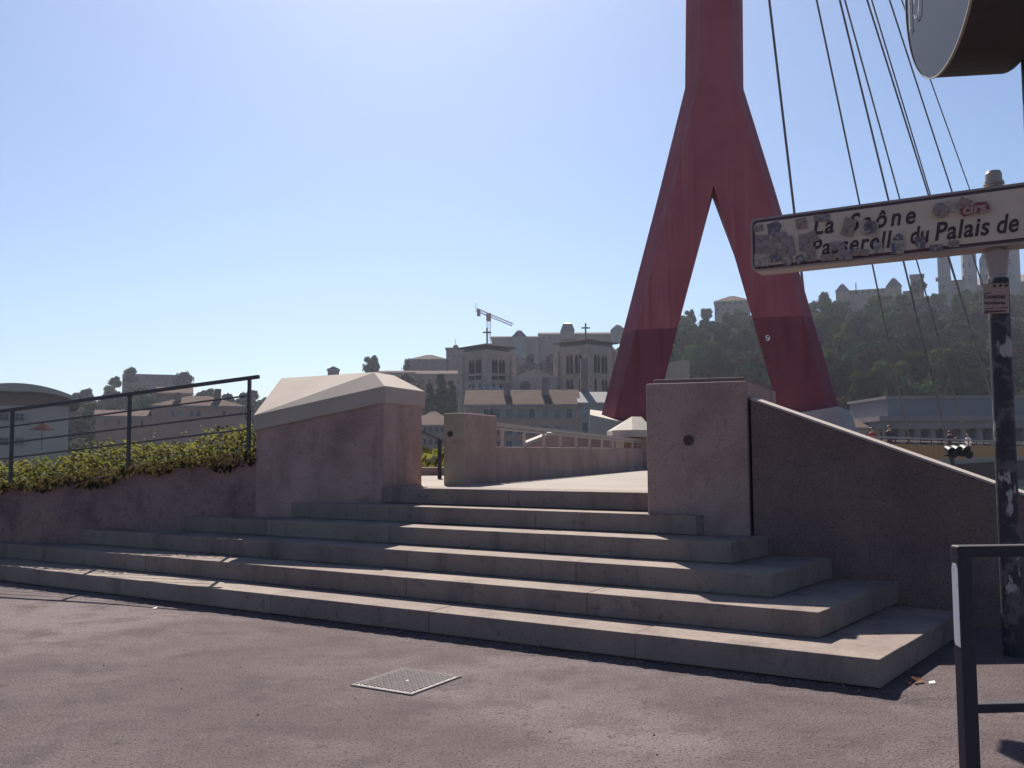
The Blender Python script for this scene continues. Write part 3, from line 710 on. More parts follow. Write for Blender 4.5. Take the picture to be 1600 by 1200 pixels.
# letters placed word by word where they stand
def word(t, x0, yb, x1, size, sp_c=1.0):
    s0, z0 = tomet(x0, yb); s1, _ = tomet(x1, yb)
    o = text('lettering', t, s0, z0, size, INK, sgn, shear=.22, space=sp_c, off=size*.022)
    xs = [((v.co+wloc(sgn))-sg(0,0)).dot(sd_) for v in o.data.vertices]; w_ = max(xs)-min(xs)
    f = (s1-s0)/w_
    b_ = sg(s0, z0); mn = min(xs)
    for v in o.data.vertices:
        q_ = (v.co+wloc(sgn)); a_ = (q_-sg(0,0)).dot(sd_); v.co = v.co+sd_*((s0+(a_-mn)*f)-a_)
cap_h = .172
word('La', 1271, 367, 1304, .185, 1.15)
word('Saône', 1328, 361, 1432, .185, 1.35)
word('Passerelle', 1268, 400, 1411, .175, 1.12)
word('du', 1423, 381, 1453, .175, 1.05)
word('Palais', 1461, 376, 1548, .185, 1.08)
word('de', 1558, 365, 1593, .185, 1.05)

# stickers: each one its own object stuck on the sign
stk_mats = [mat('sticker_grey', (.27,.215,.205), .6, cols=[((.17,.13,.13), 40, .5, .62, 3)]), mat('sticker_brown', (.28,.205,.175), .5, cols=[((.18,.125,.11), 55, .5, .6, 3)]),
            mat('sticker_dark', (.13,.10,.12), .5, cols=[((.30,.26,.26), 60, .55, .62, 2)]), mat('sticker_pale', (.36,.30,.255), .6, cols=[((.22,.175,.16), 45, .5, .62, 3)]),
            mat('sticker_red', (.20,.045,.05), .5), mat('sticker_pink', (.34,.23,.22), .5), mat('sticker_blue', (.10,.10,.16), .5)]
sgrp = 'stickers stuck on the cream sign'
_lv = [0]
def sticker(pxs, mi, label, marks=None, name='sticker'):
    _lv[0] += 1; n0 = .0108+.0007*_lv[0]
    pts = [tomet(x, y) for x, y in pxs]; k = len(pts)
    ar = sum(pts[i][0]*pts[(i+1)%k][1]-pts[(i+1)%k][0]*pts[i][1] for i in range(k))
    if ar < 0: pts = pts[::-1]
    o = plate_w(pts, n0, n0+.0005, name, stk_mats[mi]); tag(o, label, 'sticker', sgrp)
    if marks:
        for (mp_, mm) in marks:
            _p = [tomet(x, y) for x, y in mp_]; k = len(_p)
            ar = sum(_p[i][0]*_p[(i+1)%k][1]-_p[(i+1)%k][0]*_p[i][1] for i in range(k))
            if ar < 0: _p = _p[::-1]
            plate_w(_p, n0+.0006, n0+.0008, 'print', stk_mats[mm], o)
    return o
def plate_w(pts, n0, n1, name, m, parent=None):
    k = len(pts); c = sg(sum(a for a,b in pts)/k, sum(b for a,b in pts)/k, n0)
    vs = [sg(a, b, n0)-c for a, b in pts]+[sg(a, b, n1)-c for a, b in pts]
    fs = [tuple(range(k-1,-1,-1)), tuple(range(k, 2*k))]+[(i, (i+1)%k, k+(i+1)%k, k+i) for i in range(k)]
    o = MB().add(vs, fs).build(name, m, None)
    if parent: o.parent = parent; o.location = c-parent.location
    else: o.location = c
    return o
def rect(x, y, w, h, a=-8):
    c, s = math.cos(rad(a)), math.sin(rad(a)); return [(x+dx*c-dy*s, y+dx*s+dy*c) for dx, dy in ((-w/2,h/2),(w/2,h/2),(w/2,-h/2),(-w/2,-h/2))]
def disc(x, y, r, n=14): return [(x+r*math.cos(i*2*math.pi/n), y+r*math.sin(i*2*math.pi/n)) for i in range(n)]
sticker(rect(1186,357,15,11), 0, 'small grey sticker in the top left corner of the sign')
sticker([(1199,351),(1215,346),(1222,352),(1219,362),(1210,371),(1201,366)], 2, 'dark ragged sticker with a round head near the top left of the sign')
sticker(rect(1192,374,23,14,-3), 0, 'upper grey block sticker on the left edge of the sign', [(rect(1192,371,20,.8,-3),2),(rect(1192,375,20,.8,-3),2)])
sticker(rect(1192,389,22,13,-3), 1, 'lower brown block sticker on the left edge of the sign', [(rect(1192,387,20,.8,-3),2),(rect(1192,391,20,.8,-3),2)])
sticker(rect(1217,389,24,34,6), 1, 'tall portrait sticker at the left of the sign', [(rect(1218,375.5,15,3.5,0),2),(disc(1218,385,5),3),(rect(1218,391,11,3,-6),2)])
sticker([(1212,364),(1228,362),(1233,375),(1222,380),(1210,375)], 0, 'grey patch above the portrait sticker on the sign')
sticker(rect(1234,385,16,30,-12), 0, 'narrow grey sticker right of the portrait sticker')
sticker(rect(1258,380,18,27,-2), 0, 'pale grey square sticker left of the large lettering')
sticker(rect(1267,372,22,17,-22), 1, 'tilted brown sticker touching the first letter of the sign')
sticker(rect(1253,350,17,16,-10), 1, 'lone tilted square sticker near the upper left of the sign')
sticker(rect(1285,341,25,11,-4), 0, 'wide grey sticker above the words La on the sign', [(rect(1285,345,24,2.5,-4),2)])
sticker(rect(1191,407,22,20,-4), 3, 'pale square sticker in the bottom left corner of the sign')
sticker([(1205,400),(1215,397),(1222,404),(1216,410),(1206,412)], 2, 'dark torn sticker at the bottom left of the sign')
sticker(disc(1231,407,9), 0, 'round grey sticker at the bottom left of the sign', [(disc(1231,407,5),3)])
sticker([(1244,402),(1254,397),(1259,408),(1250,413),(1245,412)], 2, 'small dark torn sticker by the lower edge of the sign', [(disc(1252,405,3),3)])
sticker(rect(1268,398,15,22,-4), 1, 'upright brown sticker under the first letter of the second line')
sticker(rect(1295,403,24,10,-5), 1, 'flat brown sticker below the second line, left one')
sticker(rect(1322,399,22,16,-2), 0, 'grey sticker over the middle of the second line')
sticker(rect(1309,385,24,12,-3), 0, 'grey sticker covering two letters of the second line')
sticker(rect(1346,395,24,10,5), 1, 'tilted flat brown sticker on the lower edge of the second line')
sticker(rect(1327,356,19,28,17), 1, 'leaning brown sticker covering the letter S', [(rect(1322,361,8,2.5,17),2)])
sticker(rect(1360,357,26,22,10), 3, 'square sticker with a dark round emblem over the first line', [(disc(1361,356,10.5),2),(disc(1360,356,4.5),3)])
sticker(rect(1373,388,14,17,-3), 3, 'small pale sticker with a round badge under the letters', [(disc(1373,387,4.6),0),(rect(1373,380,12,1.2,-3),2)])
sticker(rect(1403,387,20,21,-3), 3, 'pale square sticker with a blue left side on the lower edge', [(rect(1397,389,5.5,17,-3),6),(disc(1406,385,5),0),(rect(1406,392,9,2.2,-3),2)])
sticker([(1398,375),(1401,368),(1407,366),(1412,369),(1412,376)], 2, 'small dark dome shaped sticker over the end of the second line')
sticker([(1430,371),(1447,371),(1446,389),(1433,389)], 2, 'dark cup shaped sticker below the word du')
sticker(rect(1464,388,21,9,-3), 2, 'dark flat sticker on the lower border below Palais')
sticker(rect(1491,382,17,11,-3), 1, 'small striped brown sticker below Palais', [(rect(1491,380,15,1,-3),2),(rect(1491,383.5,15,1,-3),2)])
sticker(disc(1470.5,330,12), 1, 'round brownish sticker right of the first line', [(disc(1471,328,6.5),0),(rect(1470,321,7,3,-8),2)])
sticker(rect(1486,324,15,15,8), 3, 'pale square sticker next to the round brownish sticker')
sticker(rect(1509,320,20,17,22), 1, 'tilted brown sticker at the upper right of the sign')
sticker([(1500,328),(1513,323),(1528,318),(1542,316.5),(1547,325),(1548,331),(1537,333),(1520,336),(1507,340),(1502,337)], 4, 'red bubble lettering sticker at the upper right of the sign')
rs = bpy.data.objects[[o.name for o in bpy.data.objects if o.get('label') == 'red bubble lettering sticker at the upper right of the sign'][0]]
s0, z0 = tomet(1505, 336.5)
text('print', 'cirs.', s0, z0, .105, stk_mats[5], rs, shear=.1, off=.004, n=.0108+.0007*_lv[0]+.0016, ext=.0003)

# small card taped on the post
cardY = PB.y-.085
def cp(x, y): p = atY(x, y, cardY); return p
card = thing('paper_card', 'small brown paper card with an arrow to the left taped on the post', 'card', cp(1556, 465))
cm = MB(); a, b, c, d = cp(1536,490), cp(1577,489), cp(1576,442), cp(1536,443.5)
cm.add([a,b,c,d,a+V(0,.004,0),b+V(0,.004,0),c+V(0,.004,0),d+V(0,.004,0)], [(0,1,2,3),(7,6,5,4),(0,4,5,1),(1,5,6,2),(2,6,7,3),(3,7,4,0)])
cm.build('paper', mat('brown_card', (.36,.255,.20), .9, cols=[((.30,.21,.17), 30, .45, .7, 4)]), card)
ux = V(1,0,0)
def ctext(t, x, y, size, sx=1.0): text('print', t, 0, 0, size, INK, card, right=ux, upv=V(0,0,1), origin=cp(x, y)-V(0,.003,0), squeeze=sx, off=size*.02, ext=.0004)
ctext('Lunettes', 1538, 466.5, .046, .92); ctext('Accessoires', 1537, 475.5, .034, .92)
ar = MB()
def cbar(x0, y0, x1, y1, w): 
    p, q = cp(x0,y0)-V(0,.003,0), cp(x1,y1)-V(0,.003,0); ar.bar(p, q, w, .001, side=V(0,0,1))
cbar(1541, 487.2, 1571, 485.8, .010)
p1, p2, p3 = cp(1536.8,488)-V(0,.004,0), cp(1542.5,484.6)-V(0,.004,0), cp(1542.5,490)-V(0,.004,0)
ar.add([p1,p3,p2],[(0,1,2)])
for x, y, r in ((1553.5,446.5,.011),(1563,446,.011),(1572,446,.012)):
    c_ = cp(x,y)-V(0,.003,0); ar.tube(c_, c_-V(0,.001,0), r, n=10)
cbar(1538,458.5,1549,457.5,.005); cbar(1538,482.5,1552,481.8,.004); cbar(1555,481.6,1575,480.6,.004); cbar(1553,470.2,1556,470.2,.006)
ar.build('print', INK, card)

# ================================================================= DRUM SIGN AT TOP RIGHT
DY = 4.2; DA = dv(-82); DC = atY(1466, -72, DY); DRd = .56; DT = .33
dr = thing('drum_clock', 'large dark drum with a pale round face on a pole at the top right', 'clock', (2.40, DC.y, 0))
dplane = dv(8)
def dring(off, r, n=56): return [DC-DA*off+dplane*(r*math.cos(2*math.pi*i/n))+V(0,0,r*math.sin(2*math.pi*i/n)) for i in range(n)]
def loft(rings, name, m, parent, smooth=True, caps=(False, False)):
    b = MB(); n = len(rings[0]); vs = [p for r in rings for p in r]; fs = []
    for k in range(len(rings)-1):
        for i in range(n): fs.append((k*n+i, k*n+(i+1)%n, (k+1)*n+(i+1)%n, (k+1)*n+i))
    if caps[0]: fs.append(tuple(range(n-1,-1,-1)))
    if caps[1]: fs.append(tuple((len(rings)-1)*n+i for i in range(n)))
    b.add(vs, fs); return b.build(name, m, parent, smooth=smooth)
loft([dring(.0, DRd-.007), dring(.0, DRd), dring(.012, DRd)], 'rim', POSTCAP, dr, False)
loft([dring(.012, DRd-.004), dring(.16, DRd-.004), dring(DT, DRd-.004)], 'drum_side', DRUM, dr, False, (False, True))
MB().tube(dring(.006,0)[0], dring(.005,0)[0], DRd-.0075, n=56).build('dial', GLASSPANEL, dr)
# thin white lettering strokes on the dial
def dialpt(x, y):
    n = DA; d = ray(x, y); p0 = DC+DA*.003; return CAM+d*((p0-CAM).dot(n)/d.dot(n))
wl = MB()
for a, b in (((1419,-40),(1421.5,44)),((1436,-40),(1435,18)),((1435,18),(1430,29)),((1428.3,23),(1430,29)),((1430,29),(1433,26)),((1421.5,44),(1420.5,50)),((1421.5,44),(1423.5,43)),((1428.5,-20),(1428.3,6))):
    wl.bar(dialpt(*a), dialpt(*b), .006, .002, side=dplane)
wl.build('lettering', WHITE, dr)
px_ = atY(1614, 100, DC.y+.02).x
MB().tube((px_, DC.y+.02, 0), (px_, DC.y+.02, DC.z+.9), .05, n=16).build('pole', DARKMETAL, dr)

# ================================================================= BARRIER BOTTOM RIGHT
by = 3.66
bb = atY(1502, 866, by)
br = thing('pedestrian_barrier', 'dark square tube barrier with pale tape on its post at the lower right', 'barrier', (bb.x, bb.y, 0))
az = 86; q = dv(az); zt = bb.z
bevel(MB().box((bb.x, bb.y, (zt-.001)/2), (.058,.058,zt-.001), az).build('barrier_post', DARKMETAL, br), .006)
oth = V(bb.x,bb.y,0)+q*1.45
bevel(MB().box((oth.x, oth.y, (zt-.001)/2), (.058,.058,zt-.001), az).build('barrier_post', DARKMETAL, br), .006)
bevel(MB().bar(V(bb.x,bb.y,zt+.012)-q*.029, V(oth.x,oth.y,zt+.012)+q*.029, .058, .045).build('top_rail', DARKMETAL, br), .008)
z2 = atY(1530, 1106, by).z
bevel(MB().bar(V(bb.x,bb.y,z2)+q*.029, V(oth.x,oth.y,z2)-q*.029, .04, .036).build('lower_rail', DARKMETAL, br), .006)
zt1 = atY(1490, 880, by).z; zt2 = atY(1492, 1010, by).z
fc = V(bb.x,bb.y,0)-q*.0292; sdv = dv(az-90)
tp_ = MB(); pts = []
for (a, z) in ((-.02, zt2+.02), (-.012, zt2+.005), (.022, zt2), (.022, zt1-.02), (.012, zt1), (-.012, zt1), (-.02, zt1-.02)): pts.append(fc+sdv*(-a)*1.0+V(0,0,z))
k = len(pts); tp_.add(pts+[p-q*.0015 for p in pts], [tuple(range(k)), tuple(range(2*k-1,k-1,-1))]+[(i,(i+1)%k,k+(i+1)%k,k+i) for i in range(k)])
tp_.build('pale_tape', REFLECT, br)

# ================================================================= MANHOLE, LEAVES, LITTER
mc = [atz(552,1071,0), atz(643,1087,0), atz(720,1058,0), atz(630,1046,0)]
cen = sum(mc, V(0,0,0))/4
mh = thing('manhole_cover', 'square patterned iron cover set in the asphalt before the steps', 'manhole cover', cen)
ex = ((mc[1]+mc[2])/2-(mc[0]+mc[3])/2)/2; ey = ((mc[2]+mc[3])/2-(mc[0]+mc[1])/2)/2
def mhp(a, b, z): return cen+ex*a+ey*b+V(0,0,z)
def mbox(b, a0, b0, a1, b1, z0, z1): b.hexa([mhp(a0,b0,z0),mhp(a1,b0,z0),mhp(a1,b1,z0),mhp(a0,b1,z0),mhp(a0,b0,z1),mhp(a1,b0,z1),mhp(a1,b1,z1),mhp(a0,b1,z1)])
m = MB(); mbox(m, -.94,-.94,.94,.94,-.01,.006); m.build('lid', IRON, mh)
m = MB()
for (a0,b0,a1,b1) in ((-1.03,-1.05,1.03,-.965),(-1.03,.965,1.03,1.02),(-1.03,-.964,-.965,.964),(.965,-.964,1.02,.964)): mbox(m, a0,b0,a1,b1,-.01,.009)
m.build('frame', DUST, mh)
m = MB()
NB = 15
for i in range(NB):
    for j in range(NB):
        a = -.9+1.8*(i+.5)/NB; b = -.9+1.8*(j+.5)/NB
        if abs(a) < .1 and abs(b) < .1: continue
        if (i+j) % 2: mbox(m, a-.045,b-.018,a+.045,b+.018,.004,.012)
        else: mbox(m, a-.018,b-.045,a+.018,b+.045,.004,.012)
tag(m.build('raised_pattern', IRON, mh), kind='stuff')

def leaf(x, y, z, r, label, rot):
    c = atz(x, y, z); m = MB(); rl_ = random.Random(x)
    n = 9; vs = [c+V(0,0,.012)]
    for i in range(n):
        a = 2*math.pi*i/n; rr_ = r*(1.0+.35*math.cos(2*a))*(.8+.4*rl_.random())
        vs.append(c+V(math.cos(a+rot)*rr_, math.sin(a+rot)*rr_, .004+rl_.random()*r*.8))
    m.add(vs, [(0,i+1,(i+1)%n+1) for i in range(n)])
    tag(m.build('dry_leaf', LEAFDRY), label, 'leaf')
leaf(1434, 1067, 0, .038, 'curled brown dry leaf on the asphalt right of the lowest step', .3)
leaf(1419, 1070, 0, .018, 'small brown leaf scrap in the shadow edge by the lowest step', 1.2)
leaf(1372, 990, RISE, .018, 'small dry leaf lying on the lowest tread at the right', .9)
for x, y, lab in ((1456,1068,'white paper scrap beside the brown leaf on the asphalt'), (242,951,'pale paper scrap on the asphalt at the foot of the steps')):
    c = atz(x, y, 0); m = MB(); m.add([c+V(-.02,-.01,.003), c+V(.018,-.012,.006), c+V(.022,.012,.016), c+V(-.012,.014,.008)], [(0,1,2,3)])
    tag(m.build('paper_scrap', WHITE), lab, 'litter')
# small loose grit
gr = MB(); rg = random.Random(4)
for i in range(420):
    x, y = rg.uniform(-3.2, 3.2), rg.uniform(2.2, 6.5)
    if NN.x*x+NN.y*y > 5.93 and U.x*x+U.y*y < -1.1: continue
    r = rg.uniform(.0015, .004) if rg.random() < .95 else rg.uniform(.004, .008)
    c = V(x, y, ground_z((x,y))+r*.3)
    gr.add([c+V(r,0,0), c+V(0,r,0), c+V(-r,0,0), c+V(0,-r,0), c+V(0,0,r)], [(0,1,4),(1,2,4),(2,3,4),(3,0,4)])
for i in range(700):
    u_ = rg.uniform(-8.5, -1.0); n_ = 5.95-abs(rg.gauss(0, .05))-.004; p = sp(u_, n_); r = rg.uniform(.002, .006) if rg.random() < .9 else rg.uniform(.006, .011)
    c = V(p.x, p.y, ground_z((p.x,p.y))+r*.3); gr.mi = rg.choice((0, 1, 1))
    gr.add([c+V(r,0,0), c+V(0,r*.7,0), c+V(-r,0,0), c+V(0,-r*.7,0), c+V(0,0,r)], [(0,1,4),(1,2,4),(2,3,4),(3,0,4)])
tag(gr.build('loose_grit', [DUST, LEAFDRY]), 'scattered grit on the asphalt', 'grit', kind='stuff')

# ================================================================= FAR BANK AND HILL
RIDGE = [(-900,655),(-300,645),(0,640),(100,628),(200,622),(320,622),(400,628),(440,612),(500,610),(560,606),(620,598),(700,580),(760,560),(860,552),(960,548),(1060,530),(1120,512),(1200,506),(1280,500),(1420,490),(1500,486),(1600,490),(1900,500),(2600,530)]
def ridge_y(x):
    for i in range(len(RIDGE)-1):
        a, b = RIDGE[i], RIDGE[i+1]
        if a[0] <= x <= b[0]: return a[1]+(b[1]-a[1])*(x-a[0])/(b[0]-a[0])
    return RIDGE[0][1] if x < RIDGE[0][0] else RIDGE[-1][1]
BANK, TOPD = 205.0, 470.0
def hill_z(x_px, Y):
    zr = EYE+TOPD*(707-ridge_y(x_px))/F_PX
    t = (Y-BANK)/(TOPD-BANK)
    if t <= 0: return 1.0
    if t >= 1: return zr-(Y-TOPD)*.06
    sft = t*t*(3-2*t); sft = .35*t+.65*(1-(1-t)**1.6) if x_px > 1000 else .6*t+.4*sft
    return 1.0+(zr-1.0)*sft
def px_of(X, Y): return 800+F_PX*X/Y
hv = []; hf = []; NX, NY = 130, 40
for j in range(NY+1):
    Y = 170+ (TOPD+250-170)*j/NY
    for i in range(NX+1):
        xp = -900+3500*i/NX; hv.append(((xp-800)*Y/F_PX, Y, hill_z(xp, Y) + (math.sin(i*1.7)*math.sin(j*1.3)*1.2 if Y > 230 else 0)))
for j in range(NY):
    for i in range(NX):
        a = j*(NX+1)+i; hf.append((a, a+1, a+NX+2, a+NX+1))
struct('wooded_hill', MB().add(hv, hf), HILLM, smooth=True)
w = MB(); w.box((0,174.5,-2.0),(1400,1.0,6.0)); struct('far_quay_wall', w, GREYSTONE)
def bl(x0, x1, yt, Y, zb=None, dep=12.0):
    """pixel extents at a distance -> X0, X1, ztop"""
    a, b = atY(x0, yt, Y), atY(x1, yt, Y); return a.x, b.x, (a.z+b.z)/2
def building(name, label, cat, x0, x1, yt, Y, dep, wall, roof=None, rtype='gable', rh=4.0, zb=0.0, wins=(), ov=.4, group=None, frame=SHUT, rows=None):
    X0, X1, zt = bl(x0, x1, yt, Y)
    t = thing(name, label, cat, ((X0+X1)/2, Y, zb), group)
    vr = random.Random(name+label)
    MB().box(((X0+X1)/2, Y+dep/2, (zb+zt)/2), (X1-X0, dep, zt-zb)).build('walls', wall, t)
    if roof:
        a0, a1, b0, b1 = X0-ov, X1+ov, Y-ov, Y+dep+ov; xm, ym = (X0+X1)/2, Y+dep/2; z = zt+.004
        r = MB()
        if rtype == 'gable':     # ridge along X
            r.add([(a0,b0,z),(a1,b0,z),(a1,b1,z),(a0,b1,z),(a0,ym,z+rh),(a1,ym,z+rh)], [(3,2,1,0),(0,1,5,4),(2,3,4,5),(1,2,5),(3,0,4)])
        elif rtype == 'hip':
            ins = min((X1-X0)/2.2, dep/2)
            r.add([(a0,b0,z),(a1,b0,z),(a1,b1,z),(a0,b1,z),(a0+ins,ym,z+rh),(a1-ins,ym,z+rh)], [(3,2,1,0),(0,1,5,4),(2,3,4,5),(1,2,5),(3,0,4)])
        elif rtype == 'pyr':
            r.add([(a0,b0,z),(a1,b0,z),(a1,b1,z),(a0,b1,z),(xm,ym,z+rh)], [(3,2,1,0),(0,1,4),(1,2,4),(2,3,4),(3,0,4)])
        elif rtype == 'mansard':
            w_ = (X1-X0)*.22; d_ = dep*.22
            r.add([(a0,b0,z),(a1,b0,z),(a1,b1,z),(a0,b1,z),(a0+w_,b0+d_,z+rh),(a1-w_,b0+d_,z+rh),(a1-w_,b1-d_,z+rh),(a0+w_,b1-d_,z+rh)], [(3,2,1,0),(0,1,5,4),(1,2,6,5),(2,3,7,6),(3,0,4,7),(4,5,6,7)])
        elif rtype == 'front':   # gable end facing us
            r.add([(a0,b0,z),(a1,b0,z),(a1,b1,z),(a0,b1,z),(xm,b0,z+rh),(xm,b1,z+rh)], [(3,2,1,0),(0,1,4),(1,2,5,4),(2,3,5),(3,0,4,5)])
        elif rtype == 'flat':
            r.box((xm,ym,zt+.004+rh/2),(X1-X0+2*ov, dep+2*ov, rh))
        r.build('roof', roof, t)
        if rtype != 'flat': MB().box(((X0+X1)/2, Y-.12, zt-.22), (X1-X0+.5, .3, .4)).build('cornice', frame, t)
    fm = None
    for (xs, ys, wpx, hpx) in wins:
        k = Y/F_PX; w_, h_ = wpx*k, hpx*k
        if fm is None or fm[2] != (wpx, hpx):
            e_ = .14*w_
            f = MB(); f.box((-w_/2-e_/2,0,0),(e_,.16,h_+2*e_)); f.box((w_/2+e_/2,0,0),(e_,.16,h_+2*e_)); f.box((0,0,h_/2+e_/2),(w_,.16,e_)); f.box((0,0,-h_/2-e_/2),(w_,.22,e_))
            if wpx >= 6:
                for q_ in (-1, 1): f.box((q_*(w_/2+e_+.26*w_), .02, 0), (.5*w_, .07, h_))
                f.box((0,.03,h_*.12),(w_,.05,.06)); f.box((0,.03,0),(.06,.05,h_))
            p_ = MB(); p_.box((0,0,0),(w_-.004,.06,h_-.004))
            o1 = f.build('window', frame, None, world=False); o2 = p_.build('pane', GLASSW, None, world=False)
            fm = (o1.data, o2.data, (wpx, hpx)); bpy.data.objects.remove(o1); bpy.data.objects.remove(o2)
        for y in ys:
            for x in xs:
                c = atY(x, y, Y-.085); o = share('window', fm[0], t, c)
                o2 = bpy.data.objects.new('pane', fm[1]); COL.objects.link(o2); o2.parent = o; o2.location = (0, .05, 0)
                pm2 = vr.choice([GLASSW, GLASSW, GLASSW, PANE2, PANE3])
                if pm2 is not GLASSW: o2.material_slots[0].link = 'OBJECT'; o2.material_slots[0].material = pm2
    a_ = math.atan2((X0+X1)/2, Y)
    if abs(a_) > .17: t.rotation_euler.z = -a_; t.scale.x = math.cos(a_)
    return t
def rng(a, b, n): return [a+(b-a)*i/(n-1) for i in range(n)]
def chimney(parent, x0, x1, yt, yb, Y, m=DARKSTONE):
    a, b = atY(x0, yt, Y), atY(x1, yb, Y)
    MB().box(((a.x+b.x)/2, Y+.8, (a.z+b.z)/2), (b.x-a.x, 1.6, a.z-b.z)).build('chimney', m, parent)

# --- riverside houses
fx = [760,776,795.5,813,831.5,852,871.5,889]
t = building('riverside_house', 'long rose ochre riverside house front seen over the parapet', 'house', 728, 905, 632, 186, 14, PINKFAC, TILE, 'gable', 3.4,
             wins=[(fx, (646, 672, 696), 8.5, 13)])
for a in ((787,797,598,632),(846,858,590,628)): chimney(t, *a, 190)
t = building('riverside_house', 'pale narrow riverside house left of the mast leg', 'house', 905.6, 964, 629, 186, 14, PALEFAC, ZINC, 'gable', 2.6, wins=[((914,951), (644, 667, 692), 8, 13)])
chimney(t, 907, 919, 560, 629, 193, DARKSTONE)
t = building('riverside_house', 'grey long roofed house in the gap between the left pier and pillar', 'house', 590, 700, 664, 188, 14, BEIGEFAC, TILE, 'gable', 2.2, wins=[((664,673,682,691), (671, 690), 4, 9)])
building('riverside_house', 'low beige riverside building behind the left cap', 'house', 470, 588, 668, 192, 14, BEIGEFAC, TILE, 'hip', 2.4, wins=[(rng(480,580,7), (682,), 6, 10)])
# --- left side houses
t = building('round_roofed_house', 'cream building with a wide shallow arched roof at the left edge', 'building', -60, 110, 634, 135, 11, CREAMF, None, wins=[((6,30), (652, 690), 13, 10)])
m = MB(); xa, xb = atY(-95, 620, 134).x, atY(131, 620, 134).x; n = 18; vs = []; fs = []
for i in range(n+1):
    u = -1+2*i/n; x = (xa+xb)/2+(xb-xa)/2*u; zc = atY(20, 626, 134).z+ (atY(20, 599, 134).z-atY(20, 626, 134).z)*(1-u*u)
    vs += [(x,133,zc),(x,146,zc),(x,146,zc-.9*(1-abs(u))-.35),(x,133,zc-.9*(1-abs(u))-.35)]
for i in range(n):
    a = i*4; b = a+4; fs += [(a,b,b+1,a+1),(a+2,a+1,b+1,b+2),(a+3,a+2,b+2,b+3),(a,a+3,b+3,b)]
fs += [(0,1,2,3),(n*4+3,n*4+2,n*4+1,n*4)]
m.add(vs, fs); m.build('arched_roof', CAPM, t)
z_ = atY(20, 634, 135).z; lv = []
for i in range(n+1):
    u = -.92+1.84*i/n; lv.append(((xa+xb)/2+(xb-xa)/2*u, atY(20, 626, 134).z+(atY(20, 599, 134).z-atY(20, 626, 134).z)*(1-u*u)-.9*(1-abs(u))-.38))
m = MB(); k = n+1; bot = [(lv[0][0], 135.4, z_-.3), (lv[-1][0], 135.4, z_-.3)]
fr_ = [(x, 135.4, z) for x, z in lv]; bk_ = [(x, 145.5, z) for x, z in lv]
m.add(fr_+bk_+bot+[(p[0], 145.5, p[2]) for p in bot], [tuple([2*k, 2*k+1]+list(range(k-1, -1, -1))), tuple([2*k+3, 2*k+2]+list(range(k, 2*k))), (2*k, 0, k, 2*k+2), (2*k+1, 2*k+3, 2*k-1, k-1)])
m.build('shade_toned_loft_wall', DARKSTONE, t)  # dark tone stands for the shading band under the arched roof
um = thing('market_parasol', 'dark maroon parasol before the cream building at the left', 'parasol', atY(67, 690, 120))
c = atY(66, 672, 120); rr_ = 1.6; m = MB(); n = 8
m.add([c+V(0,0,.9)]+[c+V(math.cos(2*math.pi*i/n)*rr_, math.sin(2*math.pi*i/n)*rr_, 0) for i in range(n)], [(0,i+1,(i+1)%n+1) for i in range(n)])
m.build('canopy', mat('maroon_canvas',(.05,.025,.025),.95,spec=.0), um); MB().tube(c+V(0,0,-2.6), c+V(0,0,.9), .05).build('pole', DARKMETAL, um)
t = building('tiled_house', 'pink house with a sunlit tiled roof behind the ramp railing', 'house', 238, 384, 634, 195, 16, PINKFAC, TILE, 'hip', 2.5, wins=[((270,280,299,310,350), (646,), 4.5, 9)])
for a in ((282,291,614,628),(343,353,607,630)): chimney(t, *a, 198)
building('tiled_house', 'low mauve house behind the ivy between the railing posts', 'house', 150, 236, 650, 190, 14, PINKFAC, TILE, 'gable', 1.5, wins=[((165,185,205,222), (660,), 4, 8)])
building('tiled_house', 'taller brownish house behind the pink tiled house', 'house', 246, 300, 614, 230, 14, DARKSTONE, TILE, 'gable', 2.0, wins=[((258,272,286), (624,), 4, 7)])

